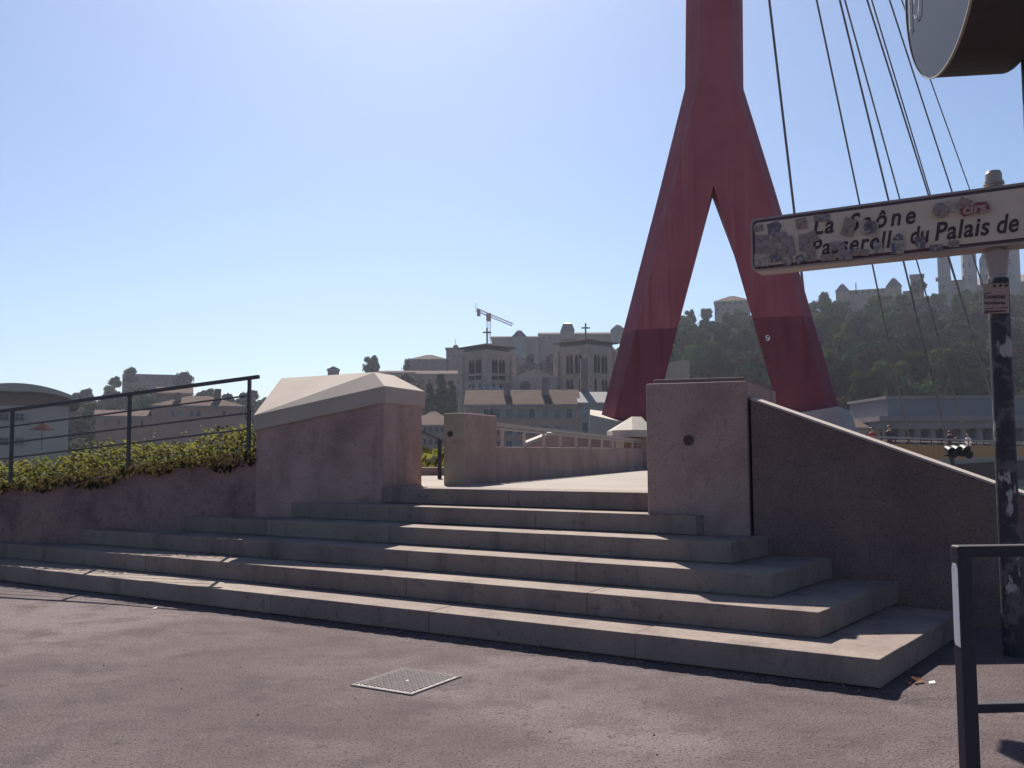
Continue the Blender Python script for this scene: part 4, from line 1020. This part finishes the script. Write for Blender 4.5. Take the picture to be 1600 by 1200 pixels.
# --- cathedral
CY = 245.0
ca = thing('cathedral', 'grey gothic cathedral with two square bell towers topped by crosses', 'cathedral', atY(840, 640, CY))
CK = CY/F_PX
def tower(xc, hw, y_eave, yb, name, dark):
    c = atY(xc, y_eave, CY); side = hw*CK*math.sqrt(2); mt = dark
    A1 = dv(45+90); 
    tb = MB(); z0, z1 = atY(xc, yb, CY).z, c.z
    cy = CY+hw*CK
    tb.box((c.x, cy, (z0+z1)/2), (side, side, z1-z0), 135)
    # corner buttresses
    o = tb.build('tower', mt, ca)
    for ax, ay in ((-1,0),(1,0),(0,-1)):
        p = V(c.x+ax*hw*CK, cy+ay*hw*CK, 0)
        MB().box((p.x, p.y, (z0+z1)/2-.4), (1.7,1.7,z1-z0-1.4), 135).build('buttress', mt, o)
    mm_ = MB(); mm_.box((c.x, cy, atY(xc, 584, CY).z), (side+.9, side+.9, .55), 135); mm_.build('string_course', mt, o)
    ro = MB(); e_ = hw*CK+1.1; zr0 = z1+.9
    ro.add([V(c.x-e_,cy,zr0), V(c.x,cy-e_,zr0), V(c.x+e_,cy,zr0), V(c.x,cy+e_,zr0), V(c.x-e_,cy,zr0+.35), V(c.x,cy-e_,zr0+.35), V(c.x+e_,cy,zr0+.35), V(c.x,cy+e_,zr0+.35), V(c.x,cy,zr0+1.6)],
           [(3,2,1,0),(0,1,5,4),(1,2,6,5),(2,3,7,6),(3,0,4,7),(4,5,8),(5,6,8),(6,7,8),(7,4,8)])
    ro.build('tower_roof', ROOFB, o)
    ga = MB(); ga.box((c.x, cy, z1+.45), (side-.8, side-.8, .9), 135); ga.build('open_gallery', BLACKMETAL, o)
    cr = MB(); zc = zr0+1.5; cr.bar(V(c.x,cy,zc), V(c.x,cy,zc+4.3), .42, .42, side=(1,0,0)); cr.bar(V(c.x-1.15,cy-.2,zc+3.0), V(c.x+1.15,cy-.2,zc+3.0), .36, .36)
    cr.build('cross', BLACKMETAL, o)
    # lancets on the two visible faces
    for face in (-1, 1):
        fd = V(face, 1, 0).normalized() if face > 0 else V(-1, 1, 0).normalized()   # along the face away from the near corner
        nrm = V(face*1, -1, 0).normalized()
        base = V(c.x, cy-hw*CK, 0)
        for t_ in (.26, .38, .54, .66):
            for (ya, yb_, ww_) in ((y_eave+14, y_eave+46, 1.05), (y_eave+52, y_eave+74, 1.0)):
                if ya > y_eave+50 and t_ in (.38,) : continue
                za, zb_ = atY(xc, ya, CY).z, atY(xc, yb_, CY).z
                p = base+fd*(t_*side)+nrm*.03
                L_ = MB(); hw_ = ww_/2
                prof = [(-hw_, zb_), (hw_, zb_), (hw_, za-.9), (hw_*.55, za-.25), (0, za+.15), (-hw_*.55, za-.25), (-hw_, za-.9)]
                fr_ = [V(p.x,p.y,0)+fd*(a if face > 0 else -a)+V(0,0,b) for a, b in prof]; k = len(prof)
                L_.add(fr_+[q_+nrm*.06 for q_ in fr_], [tuple(range(k-1,-1,-1)), tuple(range(k,2*k))]+[(i,(i+1)%k,k+(i+1)%k,k+i) for i in range(k)])
                L_.build('lancet_window', DEEP, o)
    return o
tower(760, 40, 546, 660, 'l', GREYSTONE)
tower(919, 46, 538, 660, 'r', GREYSTONE)
# nave roof, gable, apse
x0, x1 = atY(800, 612, CY-6).x, atY(905, 612, CY-6).x; z1 = atY(850, 612, CY-6).z
MB().prism([(x0,CY-6),(x1,CY-6),(x1,CY+14),(x0,CY+14)], 0, z1).build('nave_wall', GREYSTONE, ca)
MB().prism([(x0-.4,CY-6.6),(x1+.2,CY-6.6),(x1+.2,CY+14),(x0-.4,CY+14)], z1+.004, [z1+.35,z1+.35,z1+2.0,z1+2.0]).build('nave_roof', ZINC, ca)
gx0, gx1, gz0 = atY(800, 588, CY+6).x, atY(870, 588, CY+6).x, atY(840, 590, CY+6).z; gm = (gx0+gx1)/2
MB().add([(gx0,CY+6,0),(gx1,CY+6,0),(gx1,CY+6,gz0),(gm,CY+6,atY(840,576,CY+6).z),(gx0,CY+6,gz0),(gx0,CY+20,0),(gx1,CY+20,0),(gx1,CY+20,gz0),(gm,CY+20,atY(840,576,CY+6).z),(gx0,CY+20,gz0)],
         [(0,1,2,3,4),(9,8,7,6,5),(1,0,5,6),(2,1,6,7),(3,2,7,8),(4,3,8,9),(0,4,9,5)]).build('choir_gable', GREYSTONE, ca)
MB().tube(atY(821,604,CY+5.95), atY(821,604,CY+5.8), 1.5, n=14).build('rose_window', GLASSW, ca)
ax = atY(757, 640, CY-12); m = MB(); m.tube((ax.x, CY-2, 0), (ax.x, CY-2, atY(757, 612, CY-8).z), 6.0, n=20); m.build('apse', GREYSTONE, ca)
m = MB(); zt_ = atY(757, 612, CY-8).z; m.tube((ax.x, CY-2, zt_+.004), (ax.x, CY-2, zt_+.5), 6.4, n=20); m.build('apse_cornice', GREYSTONE, ca)
m = MB(); m.tube((ax.x, CY-2, zt_+.51), (ax.x, CY-2, zt_+2.4), 6.2, .3, n=20); m.build('apse_roof', ZINC, ca)
for i in range(9):
    a = rad(200+i*17); m = MB(); m.box((ax.x+6.2*math.cos(a), CY-2+6.2*math.sin(a), zt_+.9),(.5,.5,.8)); m.build('pinnacle', PALEFAC, ca)

# --- hillside buildings
t = building('hill_convent', 'long beige convent on the hill behind the cathedral towers', 'convent', 843, 957, 522, 400, 20, BEIGEFAC, TILE, 'gable', 2.0, zb=20, wins=[(rng(850,870,3), (528,), 2.2, 4)])
def turret(parent, x0, x1, ye, ya, yb, Y, wall, roof, bulb=False):
    a, b, ap, bo = atY(x0, ye, Y), atY(x1, ye, Y), atY((x0+x1)/2, ya, Y), atY(x0, yb, Y); w_ = b.x-a.x; xc = (a.x+b.x)/2
    o = MB().box((xc, Y+w_/2, (a.z+bo.z)/2), (w_, w_, a.z-bo.z)).build('turret', wall, parent)
    r = MB(); e_ = w_/2+.35; f = .62 if bulb else .28; zm = a.z+(ap.z-a.z)*.8; cy = Y+w_/2
    z = a.z+.004
    r.add([(xc-e_,cy-e_,z),(xc+e_,cy-e_,z),(xc+e_,cy+e_,z),(xc-e_,cy+e_,z),(xc-e_*f,cy-e_*f,zm),(xc+e_*f,cy-e_*f,zm),(xc+e_*f,cy+e_*f,zm),(xc-e_*f,cy+e_*f,zm),(xc,cy,ap.z)],
          [(3,2,1,0),(0,1,5,4),(1,2,6,5),(2,3,7,6),(3,0,4,7),(4,5,8),(5,6,8),(6,7,8),(7,4,8)])
    r.build('turret_roof', roof, o); return o
turret(t, 877, 897, 517, 502.5, 530, 396, BEIGEFAC, SLATE, True); turret(t, 956, 976, 515, 505, 535, 395, PALEFAC, SLATE)
t = building('hill_convent', 'low beige wing with a slate pointed turret left of the cathedral right tower', 'convent', 768, 842, 527, 395, 18, BEIGEFAC, TILE, 'gable', 1.6, zb=20)
turret(t, 801, 822, 526, 513, 560, 392, PALEFAC, SLATE)
t = building('domed_house', 'grey house with a small round dome at the hill skyline', 'house', 697, 726, 546, 400, 12, DARKSTONE, ZINC, 'flat', .8, zb=20, wins=[((702,709,716), (556,), 2.5, 5)])
m = MB(); c = atY(712, 545, 404); vs = []; fs = []
for j in range(5):
    for i in range(10):
        a = i*math.pi/5; b = j*math.pi/9; vs.append(c+V(1.4*math.cos(b)*math.cos(a), 1.4*math.cos(b)*math.sin(a), 2.0*math.sin(b)))
for j in range(4):
    for i in range(10): fs.append((j*10+i, j*10+(i+1)%10, (j+1)*10+(i+1)%10, (j+1)*10+i))
m.add(vs, fs); m.tube(c+V(0,0,1.8), c+V(0,0,4.2), .12, n=5); m.build('dome', SLATE, t)
building('terraced_house', 'wide brown house with a sloping tiled roof on the left skyline', 'house', 640, 697, 561, 380, 16, DARKSTONE, TILE, 'hip', 2.6, zb=15, wins=[((650,662,674,686), (570,), 2.5, 4)])
building('terraced_house', 'small dark house alone on the skyline left of the cap', 'house', 512, 530, 577, 420, 10, DARKSTONE, SLATE, 'front', 1.4, zb=15)
building('terraced_house', 'beige terrace building with tall window bays left of the cathedral', 'house', 652, 724, 584, 290, 14, BEIGEFAC, TILE, 'gable', 1.6, zb=5, wins=[(rng(660,716,6), (596, 614), 3, 8)])
building('terraced_house', 'red brown gabled house above the left cap', 'house', 618, 652, 598, 285, 14, PINKFAC, TILE, 'front', 3.0, zb=5, wins=[((627,640), (610,), 3, 6)])
building('terraced_house', 'low tiled terrace row below the skyline trees', 'house', 590, 650, 582, 340, 12, BEIGEFAC, TILE, 'gable', 1.2, zb=10)
building('terraced_house', 'small pale house with a red dormer behind the pillar top', 'house', 655, 695, 655, 215, 10, PALEFAC, TILE, 'hip', 2.0)
building('hill_villa', 'pale hipped villa with two window rows on the skyline between the mast legs', 'villa', 1116, 1172, 470, 440, 16, BEIGEFAC, TILE, 'hip', 3.6, zb=50, wins=[(rng(1122,1158,5), (474,), 3.2, 3.6), ((1121,1129,1138), (483,), 2.6, 4)])
building('hill_villa', 'small pale villa half hidden in trees beside the left mast leg', 'villa', 1045, 1070, 513, 370, 10, PALEFAC, ZINC, 'flat', .4, zb=20, wins=[((1052,1059,1065), (518,527), 2, 5)])
ru = building('ruined_wall', 'jagged beige ruined wall rising between the mast legs', 'ruin', 1030, 1077, 572, 230, 5, BEIGEFAC, None, zb=2)
m = MB(); rr2 = random.Random(8)
for i in range(12):
    x = 1031+i*4; c = atY(x, 568, 230); m.box((c.x, 232.5, atY(x,572,230).z+.35*(1+i*.12)), (.62, 4.6, .7*(1+i*.12)))
m.build('broken_top', BEIGEFAC, ru)
t = building('hill_mansion', 'stone mansion with two slate pavilion roofs on the right skyline', 'mansion', 1322, 1400, 452, 450, 14, BEIGEFAC, TILE, 'gable', 1.3, zb=60, wins=[(rng(1338,1388,6), (456,), 2.6, 4)])
turret(t, 1310, 1331, 452, 438, 480, 446, BEIGEFAC, SLATE); turret(t, 1390, 1413, 449, 433.5, 480, 446, BEIGEFAC, SLATE)
for x in (1331, 1387, 1390): chimney(t, x-1, x+1, 441, 452, 455)
building('hill_mansion', 'low grey wing joining the mansion to the square tower', 'mansion', 1412, 1424, 456, 450, 10, DARKSTONE, SLATE, 'flat', .4, zb=60)
t = building('square_tower', 'square grey tower with a flat parapet right of the stone mansion', 'tower', 1422, 1443, 431, 452, 8, DARKSTONE, SLATE, 'flat', .8, zb=60, wins=[((1432,), (440,), 2.5, 4)])
t = building('chapel_tower', 'pale square chapel tower with a clock under the sign edge', 'tower', 1464, 1484, 397, 445, 7, PALEFAC, ZINC, 'pyr', 5, zb=60, wins=[((1474,), (409, 448), 5, 5.5)])
x0, x1, z_ = bl(1463, 1485.5, 434, 444.8); MB().box(((x0+x1)/2, 448.4, z_), (x1-x0+.6, 7.6, .8)).build('cornice', PALEFAC, t)
building('chapel_tower', 'lower stone chapel body between the pale tower and the basilica', 'chapel', 1484, 1506, 439, 448, 12, BEIGEFAC, ZINC, 'flat', .4, zb=60, wins=[((1491,), (448,), 3, 6)])
ba = building('basilica', 'huge pale grey basilica with tall towers on the hilltop behind the post', 'basilica', 1509, 1680, 440, 470, 40, BASIL, SLATE, 'gable', 7, zb=60, wins=[((1521,1548,1590), (450,), 4, 7)])
for xc, r in ((1521, 13), (1547, 9), (1588, 16), (1640, 16)):
    b0, b1 = atY(xc, 480, 466), atY(xc, 372 if r > 10 else 400, 466); o = MB().tube((b0.x, 468, 55), (b0.x, 468, b1.z), r*466/F_PX, n=8).build('octagonal_tower', BASIL, ba)
    MB().tube((b0.x,468,b1.z+.01),(b0.x,468,b1.z+6), r*466/F_PX*1.05, .4, n=8).build('tower_roof', SLATE, o)
    for y in (407, 428):
        for dx in (-5, 5):
            p = atY(xc+dx, y, 466-r*466/F_PX*.93); MB().box((p.x, p.y, p.z), (.9,.4,2.6)).build('slit_window', GLASSW, o)
building('hillside_house', 'small white house on the wooded slope right of the mast', 'house', 1337, 1362, 521, 380, 8, PALEFAC, ZINC, 'flat', .4, zb=30)
building('hillside_house', 'half hidden pale roofed house low in the wooded slope', 'house', 1446, 1468, 539, 330, 8, DARKSTONE, ZINC, 'hip', 1.2, zb=15)
building('hillside_house', 'orange tiled house at the bridge end left of the colonnade', 'house', 1338, 1384, 668, 182, 10, mat('orange_plaster', (.55,.33,.2), .9), TILE, 'gable', 1.6, wins=[((1345,1356,1367,1378), (679,), 4, 6)])
building('hill_fort', 'long grey fort wall along the left hilltop', 'fort', 192, 300, 585, 468, 14, DARKSTONE, None, zb=20, wins=[(rng(205,290,5), (592,), 2.5, 4)])

# --- colonnaded courthouse
PY = 178.0
pj = thing('courthouse', 'grey courthouse with a long row of columns on the far bank at the right', 'courthouse', atY(1500, 690, PY))
def pbox(x0, x1, y0, y1, Ya, dep, name, m, parent=None):
    a, b = atY(x0, y0, Ya), atY(x1, y1, Ya); return MB().box(((a.x+b.x)/2, Ya+dep/2, (a.z+b.z)/2), (b.x-a.x, dep, a.z-b.z)).build(name, m, parent or pj)
PG = mat('courthouse_stone', (0.2455,0.2046,0.1944), .9, cols=[((0.191,0.1581,0.1519), .2, .42, .7, 5)])
PB2 = mat('courthouse_attic', (0.165,0.165,0.1815), .85)
pbox(1386, 1760, 621, 650, PY+3, 20, 'attic', PB2); pbox(1384, 1762, 619, 621, PY+2.6, 21, 'attic_cornice', PG)
pbox(1374, 1770, 650, 656, PY-1, 24, 'cornice', PG); pbox(1377, 1770, 656, 668, PY-.4, 22, 'entablature', PG)
pbox(1379, 1770, 668, 700, PY+3.2, 18, 'back_wall', GLASSW); pbox(1372, 1775, 697, 712, PY-1.4, 24, 'plinth', PG)
cm_ = None
for i in range(16):
    x = 1386+24.2*i; c = atY(x, 690, PY+.6); z0, z1 = atY(x, 697, PY).z, atY(x, 668, PY).z
    if cm_ is None:
        m = MB(); m.tube((0,0,0),(0,0,z1-z0-.5), .80, .68, n=12); m.box((0,0,z1-z0-.25),(1.8,1.8,.5)); o = m.build('column', PG, pj, world=False); cm_ = o.data; o.location = V(c.x, PY+1.0, z0)-wloc(pj)
    else: share('column', cm_, pj, (c.x, PY+1.0, z0))
for i in range(18):
    x = 1392+14*i; p = atY(x, 649.2, PY-1); 
# --- crane
cr = thing('tower_crane', 'red and grey tower crane on the skyline above the cathedral', 'crane', atY(763, 560, 430))
def cpx(x, y): return atY(x, y, 430)
def lattice(p, q, w, m, name, n=9):
    b = MB(); d = (q-p).normalized(); a = V(0,0,1) if abs(d.z) < .7 else V(1,0,0); a = (a-d*a.dot(d)).normalized(); c = d.cross(a)
    cs = [a*w/2+c*w/2, a*w/2-c*w/2, -a*w/2-c*w/2, -a*w/2+c*w/2]
    for k in cs: b.bar(p+k, q+k, .22, .22)
    L_ = (q-p)
    for i in range(n):
        s0, s1 = p+L_*(i/n), p+L_*((i+1)/n)
        for j in range(4): b.bar(s0+cs[j], s1+cs[(j+1)%4], .13, .13)
    return b.build(name, m, cr)
lattice(cpx(763.5, 545), cpx(763.5, 500), 1.6, CRANEW, 'mast'); 
lattice(cpx(763, 492), cpx(801, 507.5), 1.2, CRANEW, 'jib', 12); lattice(cpx(763, 492), cpx(744, 483.5), 1.3, CRANEM, 'counter_jib', 6)
MB().box(cpx(763.5, 496), (2.2,2.2,3.4)).build('cab', CRANEM, cr); MB().box(cpx(748, 489), (1.6,1.6,3.0)).build('counterweight', CRANEM, cr)
MB().bar(cpx(763,498), cpx(766,489), .5, .5).build('apex', CRANEM, cr); MB().tube(cpx(743.5,484), cpx(743.5,474), .12, n=5).build('pennant_pole', CRANEW, cr)

# ---------------------------------------------------------------- trees
def make_tree(seed, H, Rw, m, shape='round', n=420, leaf=.75):
    r = random.Random(seed); root = thing('tree', 'x', 'tree', (0,0,0))
    tr = MB(); tr.tube((0,0,-1.5),(r.uniform(-.2,.2),r.uniform(-.2,.2),H*.55), H*.028, H*.012, n=6)
    for k in range(4):
        a = r.uniform(0,6.28); tr.tube((0,0,H*(.25+.08*k)), (math.cos(a)*Rw*.55, math.sin(a)*Rw*.55, H*(.5+.08*k)), H*.011, H*.004, n=4, cap=False)
    tr.build('trunk', BARK, root, world=False)
    blobs = []
    nb = 11 if shape == 'round' else 7
    for k in range(nb):
        if shape == 'round':
            a = r.uniform(0,6.28); rr_ = Rw*r.uniform(.15,.68); z = H*r.uniform(.36,.84); br_ = Rw*r.uniform(.32,.52)*(1.0 if z < H*.7 else .8)
            blobs.append((math.cos(a)*rr_*(1.15-z/H*.6), math.sin(a)*rr_*(1.15-z/H*.6), z, br_))
        else:
            z = H*(.15+.8*k/nb); blobs.append((r.uniform(-.1,.1)*Rw, r.uniform(-.1,.1)*Rw, z, Rw*(1.05-.85*z/H)))
    c = MB()
    for b in blobs:          # uneven inner mass of each limb's foliage
        o_ = len(c.v); vs = []; fs = []; N_, M_ = 7, 5
        for j in range(M_):
            th_ = math.pi*(j+.5)/M_
            for k in range(N_):
                ph = 2*math.pi*(k+.5*(j%2))/N_; q = b[3]*r.uniform(.72,.95)
                vs.append((b[0]+q*math.sin(th_)*math.cos(ph), b[1]+q*math.sin(th_)*math.sin(ph), b[2]+q*.85*math.cos(th_)))
        for j in range(M_-1):
            for k in range(N_): fs.append((j*N_+k, (j+1)*N_+k, (j+1)*N_+(k+1)%N_, j*N_+(k+1)%N_))
        fs += [tuple(range(N_)), tuple(range(M_*N_-1, (M_-1)*N_-1, -1))]; c.add(vs, fs)
    for i in range(n):
        b = blobs[i % nb]; d = Vector((r.gauss(0,1), r.gauss(0,1), r.gauss(0,1)*.9+.25)).normalized()
        p = V(b[0],b[1],b[2])+Vector((d.x*b[3], d.y*b[3], d.z*b[3]*.85))*r.uniform(.72,1.08)
        nr = (d+Vector((r.uniform(-.4,.4), r.uniform(-.4,.4), r.uniform(-.4,.4)))).normalized(); t = nr.orthogonal().normalized(); t = (Matrix.Rotation(r.uniform(0,6.28), 3, nr) @ t); s_ = nr.cross(t); L_ = leaf*r.uniform(.55,1.25)
        c.add([p-t*L_, p-s_*L_*.7+nr*L_*.2, p+t*L_, p+s_*L_*.7+nr*L_*.25], [(0,1,2,3)])
    c.build('crown', m, root, world=False)
    return root
PROTO = [make_tree(1, 11, 5.2, CROWN1), make_tree(2, 12, 5.8, CROWN2), make_tree(3, 10, 5.0, CROWN1), make_tree(4, 9, 4.6, CROWN3), make_tree(5, 12, 5.6, CROWN2), make_tree(6, 10, 5.4, CROWN1)]
CYP = make_tree(9, 15, 2.6, CROWN1, 'cyp', 260, .6)
used = set()
def place_tree(pi, X, Y, z, sc, label, group):
    src = CYP if pi < 0 else PROTO[pi]
    if pi in used: o = copy_tree(src)
    else: o = src; used.add(pi)
    o.location = (X, Y, z); o.scale = (sc*rt_.uniform(.9,1.1), sc*rt_.uniform(.9,1.1), sc*rt_.uniform(.85,1.15)); o.rotation_euler.z = rt_.uniform(0,6.28)
    tag(o, label, 'tree', group)
rt_ = random.Random(17)
nt_ = 0
# skyline and hillside woods: each tree is placed and named by where it grows
COLS = [(0,110,'at the left edge'),(110,170,'behind the arched roof'),(170,235,'under the left end of the hilltop fort'),(235,300,'under the right end of the hilltop fort'),(300,360,'right of the hilltop fort'),(360,420,'above the end of the ramp railing'),
        (540,600,'behind the pale cap'),(600,650,'above the low tiled terrace'),(650,700,'by the terrace with tall window bays'),(700,760,'behind the left bell tower'),(760,800,'beside the left bell tower'),(800,840,'under the slate pointed turret'),(840,880,'left of the right bell tower'),(880,965,'behind the right bell tower'),
        (965,1075,'behind the left mast leg'),(1075,1115,'in the gap of the mast'),(1115,1150,'under the hipped villa'),(1150,1190,'left of the right mast leg'),(1190,1270,'behind the right mast leg'),
        (1270,1320,'just right of the mast'),(1320,1370,'under the left pavilion of the mansion'),(1370,1420,'under the right pavilion of the mansion'),(1420,1462,'under the square tower'),(1462,1508,'under the chapel tower'),(1508,1550,'left of the sign post'),(1550,1600,'behind the sign post'),(1600,1700,'at the right edge')]
KIND = {0:'dark round', 1:'mid green bushy', 2:'dark compact', 3:'brownish', 4:'mid green tall', 5:'dark spreading'}
def wood(x0, x1, Y0, Y1, n, sc, place, group, ids=(0,1,2,3,4,5), sink=2.0, gap=6.0):
    k = 0; tries = 0; pts = []
    while k < n and tries < n*60:
        tries += 1
        Y = rt_.uniform(Y0, Y1); xp = rt_.uniform(x0, x1); X = (xp-800)*Y/F_PX
        if any((X-a)**2+(Y-b)**2 < (gap*sc)**2 for a, b in pts): continue
        pts.append((X, Y)); pi = rt_.choice(ids); col = [c for a, b, c in COLS if a <= xp < b]; col = col[0] if col else 'on the slope'
        f = (Y-Y0)/(Y1-Y0); row = 'lower' if f < .5 else 'upper'
        place_tree(pi, X, Y, hill_z(xp, Y)-sink*sc, sc*rt_.uniform(.8,1.2), '%s tree %s, %s %s' % (KIND[pi], col, row, place), group); k += 1
wood(1270, 1660, 226, 285, 40, 1.0, 'hill foot', 'trees at the foot of the right hill')
wood(1270, 1660, 285, 360, 46, .95, 'mid hill', 'trees midway up the right hill')
wood(1270, 1660, 360, 440, 40, .9, 'high hill', 'trees high on the right hill', (0,1,2,4,5))
wood(1040, 1270, 240, 330, 28, .9, 'hill foot', 'trees low between the mast legs')
wood(1040, 1270, 330, 440, 34, .85, 'high hill', 'trees high between the mast legs', (1,3,4,3,5,0))
wood(790, 965, 300, 385, 26, .7, 'slope', 'trees behind the cathedral', (0,1,2,3,5))
wood(560, 740, 300, 385, 18, .62, 'terraces', 'trees left of the cathedral')
wood(110, 410, 260, 455, 44, .8, 'left hill', 'trees on the left hill', (0,1,2,3,5))
# bushes and saplings that cover the ground between the trees
ub = MB(); ru_ = random.Random(31)
for i in range(26000):
    xp = ru_.uniform(90, 1720); Y = ru_.uniform(212, 475); X = (xp-800)*Y/F_PX
    if 700 < xp < 980 and Y < 262: continue
    p = V(X, Y, hill_z(xp, Y)+ru_.uniform(-.3, 1.7)*(.5 if xp < 980 else 1)); nr = Vector((ru_.gauss(0,.6), ru_.gauss(-.5,.6), ru_.gauss(.8,.5))).normalized(); t = nr.orthogonal().normalized(); t = Matrix.Rotation(ru_.uniform(0,6.28), 3, nr) @ t; q_ = nr.cross(t); L_ = ru_.uniform(.5, 1.15)
    ub.mi = 0 if ru_.random() < .85 else 1
    ub.add([p-t*L_, p-q_*L_*.7+nr*L_*.25, p+t*L_, p+q_*L_*.7+nr*L_*.3], [(0,1,2,3)])
tag(ub.build('hillside_undergrowth', [UNDER, CROWN1]), 'green undergrowth covering the hillside between the trees', 'undergrowth', kind='stuff')
for x, y, Y, sc, pi, lab in ((205,575,465,1.15,0,'large round dark tree at the left end of the hilltop fort'), (288,576,465,1.3,2,'wide dark tree at the right end of the hilltop fort'), (180,588,460,.7,5,'small dome shaped tree left of the hilltop fort'),
                             (581,562,400,.85,4,'round tree alone on the skyline above the pale cap'), (640,568,388,.9,1,'bushy tree before the wide brown skyline house'),
                             (1435,436,449,.95,2,'dark round tree before the square tower'), (1290,458,440,1.1,1,'leafy skyline tree left of the stone mansion'), (1078,490,445,.7,4,'thin tree on the skyline right of the left mast leg'), (1102,486,445,.75,1,'round skyline tree left of the hipped villa')):
    p = atY(x, y, Y); place_tree(pi, p.x, Y, p.z-11*sc*.92, sc, lab, None)
for x, y, Y, sc, lab in ((690,578,270,1.1,'tall dark cypress left of the cathedral apse'), (672,592,268,.9,'shorter dark cypress beside the tall cypress left of the apse'), (706,596,266,.85,'small dark cypress touching the cathedral apse')):
    p = atY(x, y, Y); place_tree(-1, p.x, Y, p.z-15*sc, sc*1.15, lab, None)

# ================================================================= HAZE
hz = MB(); hz.box((20, 215, 62), (1840, 1050, 138))
hm_ = bpy.data.materials.new('summer_haze'); hm_.use_nodes = True; nt = hm_.node_tree; nt.nodes.remove(nt.nodes['Principled BSDF'])
pv = nt.nodes.new('ShaderNodeVolumePrincipled'); pv.inputs['Color'].default_value = (.74,.78,.95,1); pv.inputs['Density'].default_value = .00016; pv.inputs['Anisotropy'].default_value = .45
nt.links.new(pv.outputs[0], nt.nodes['Material Output'].inputs['Volume'])
tag(hz.build('haze', hm_), kind='stuff')
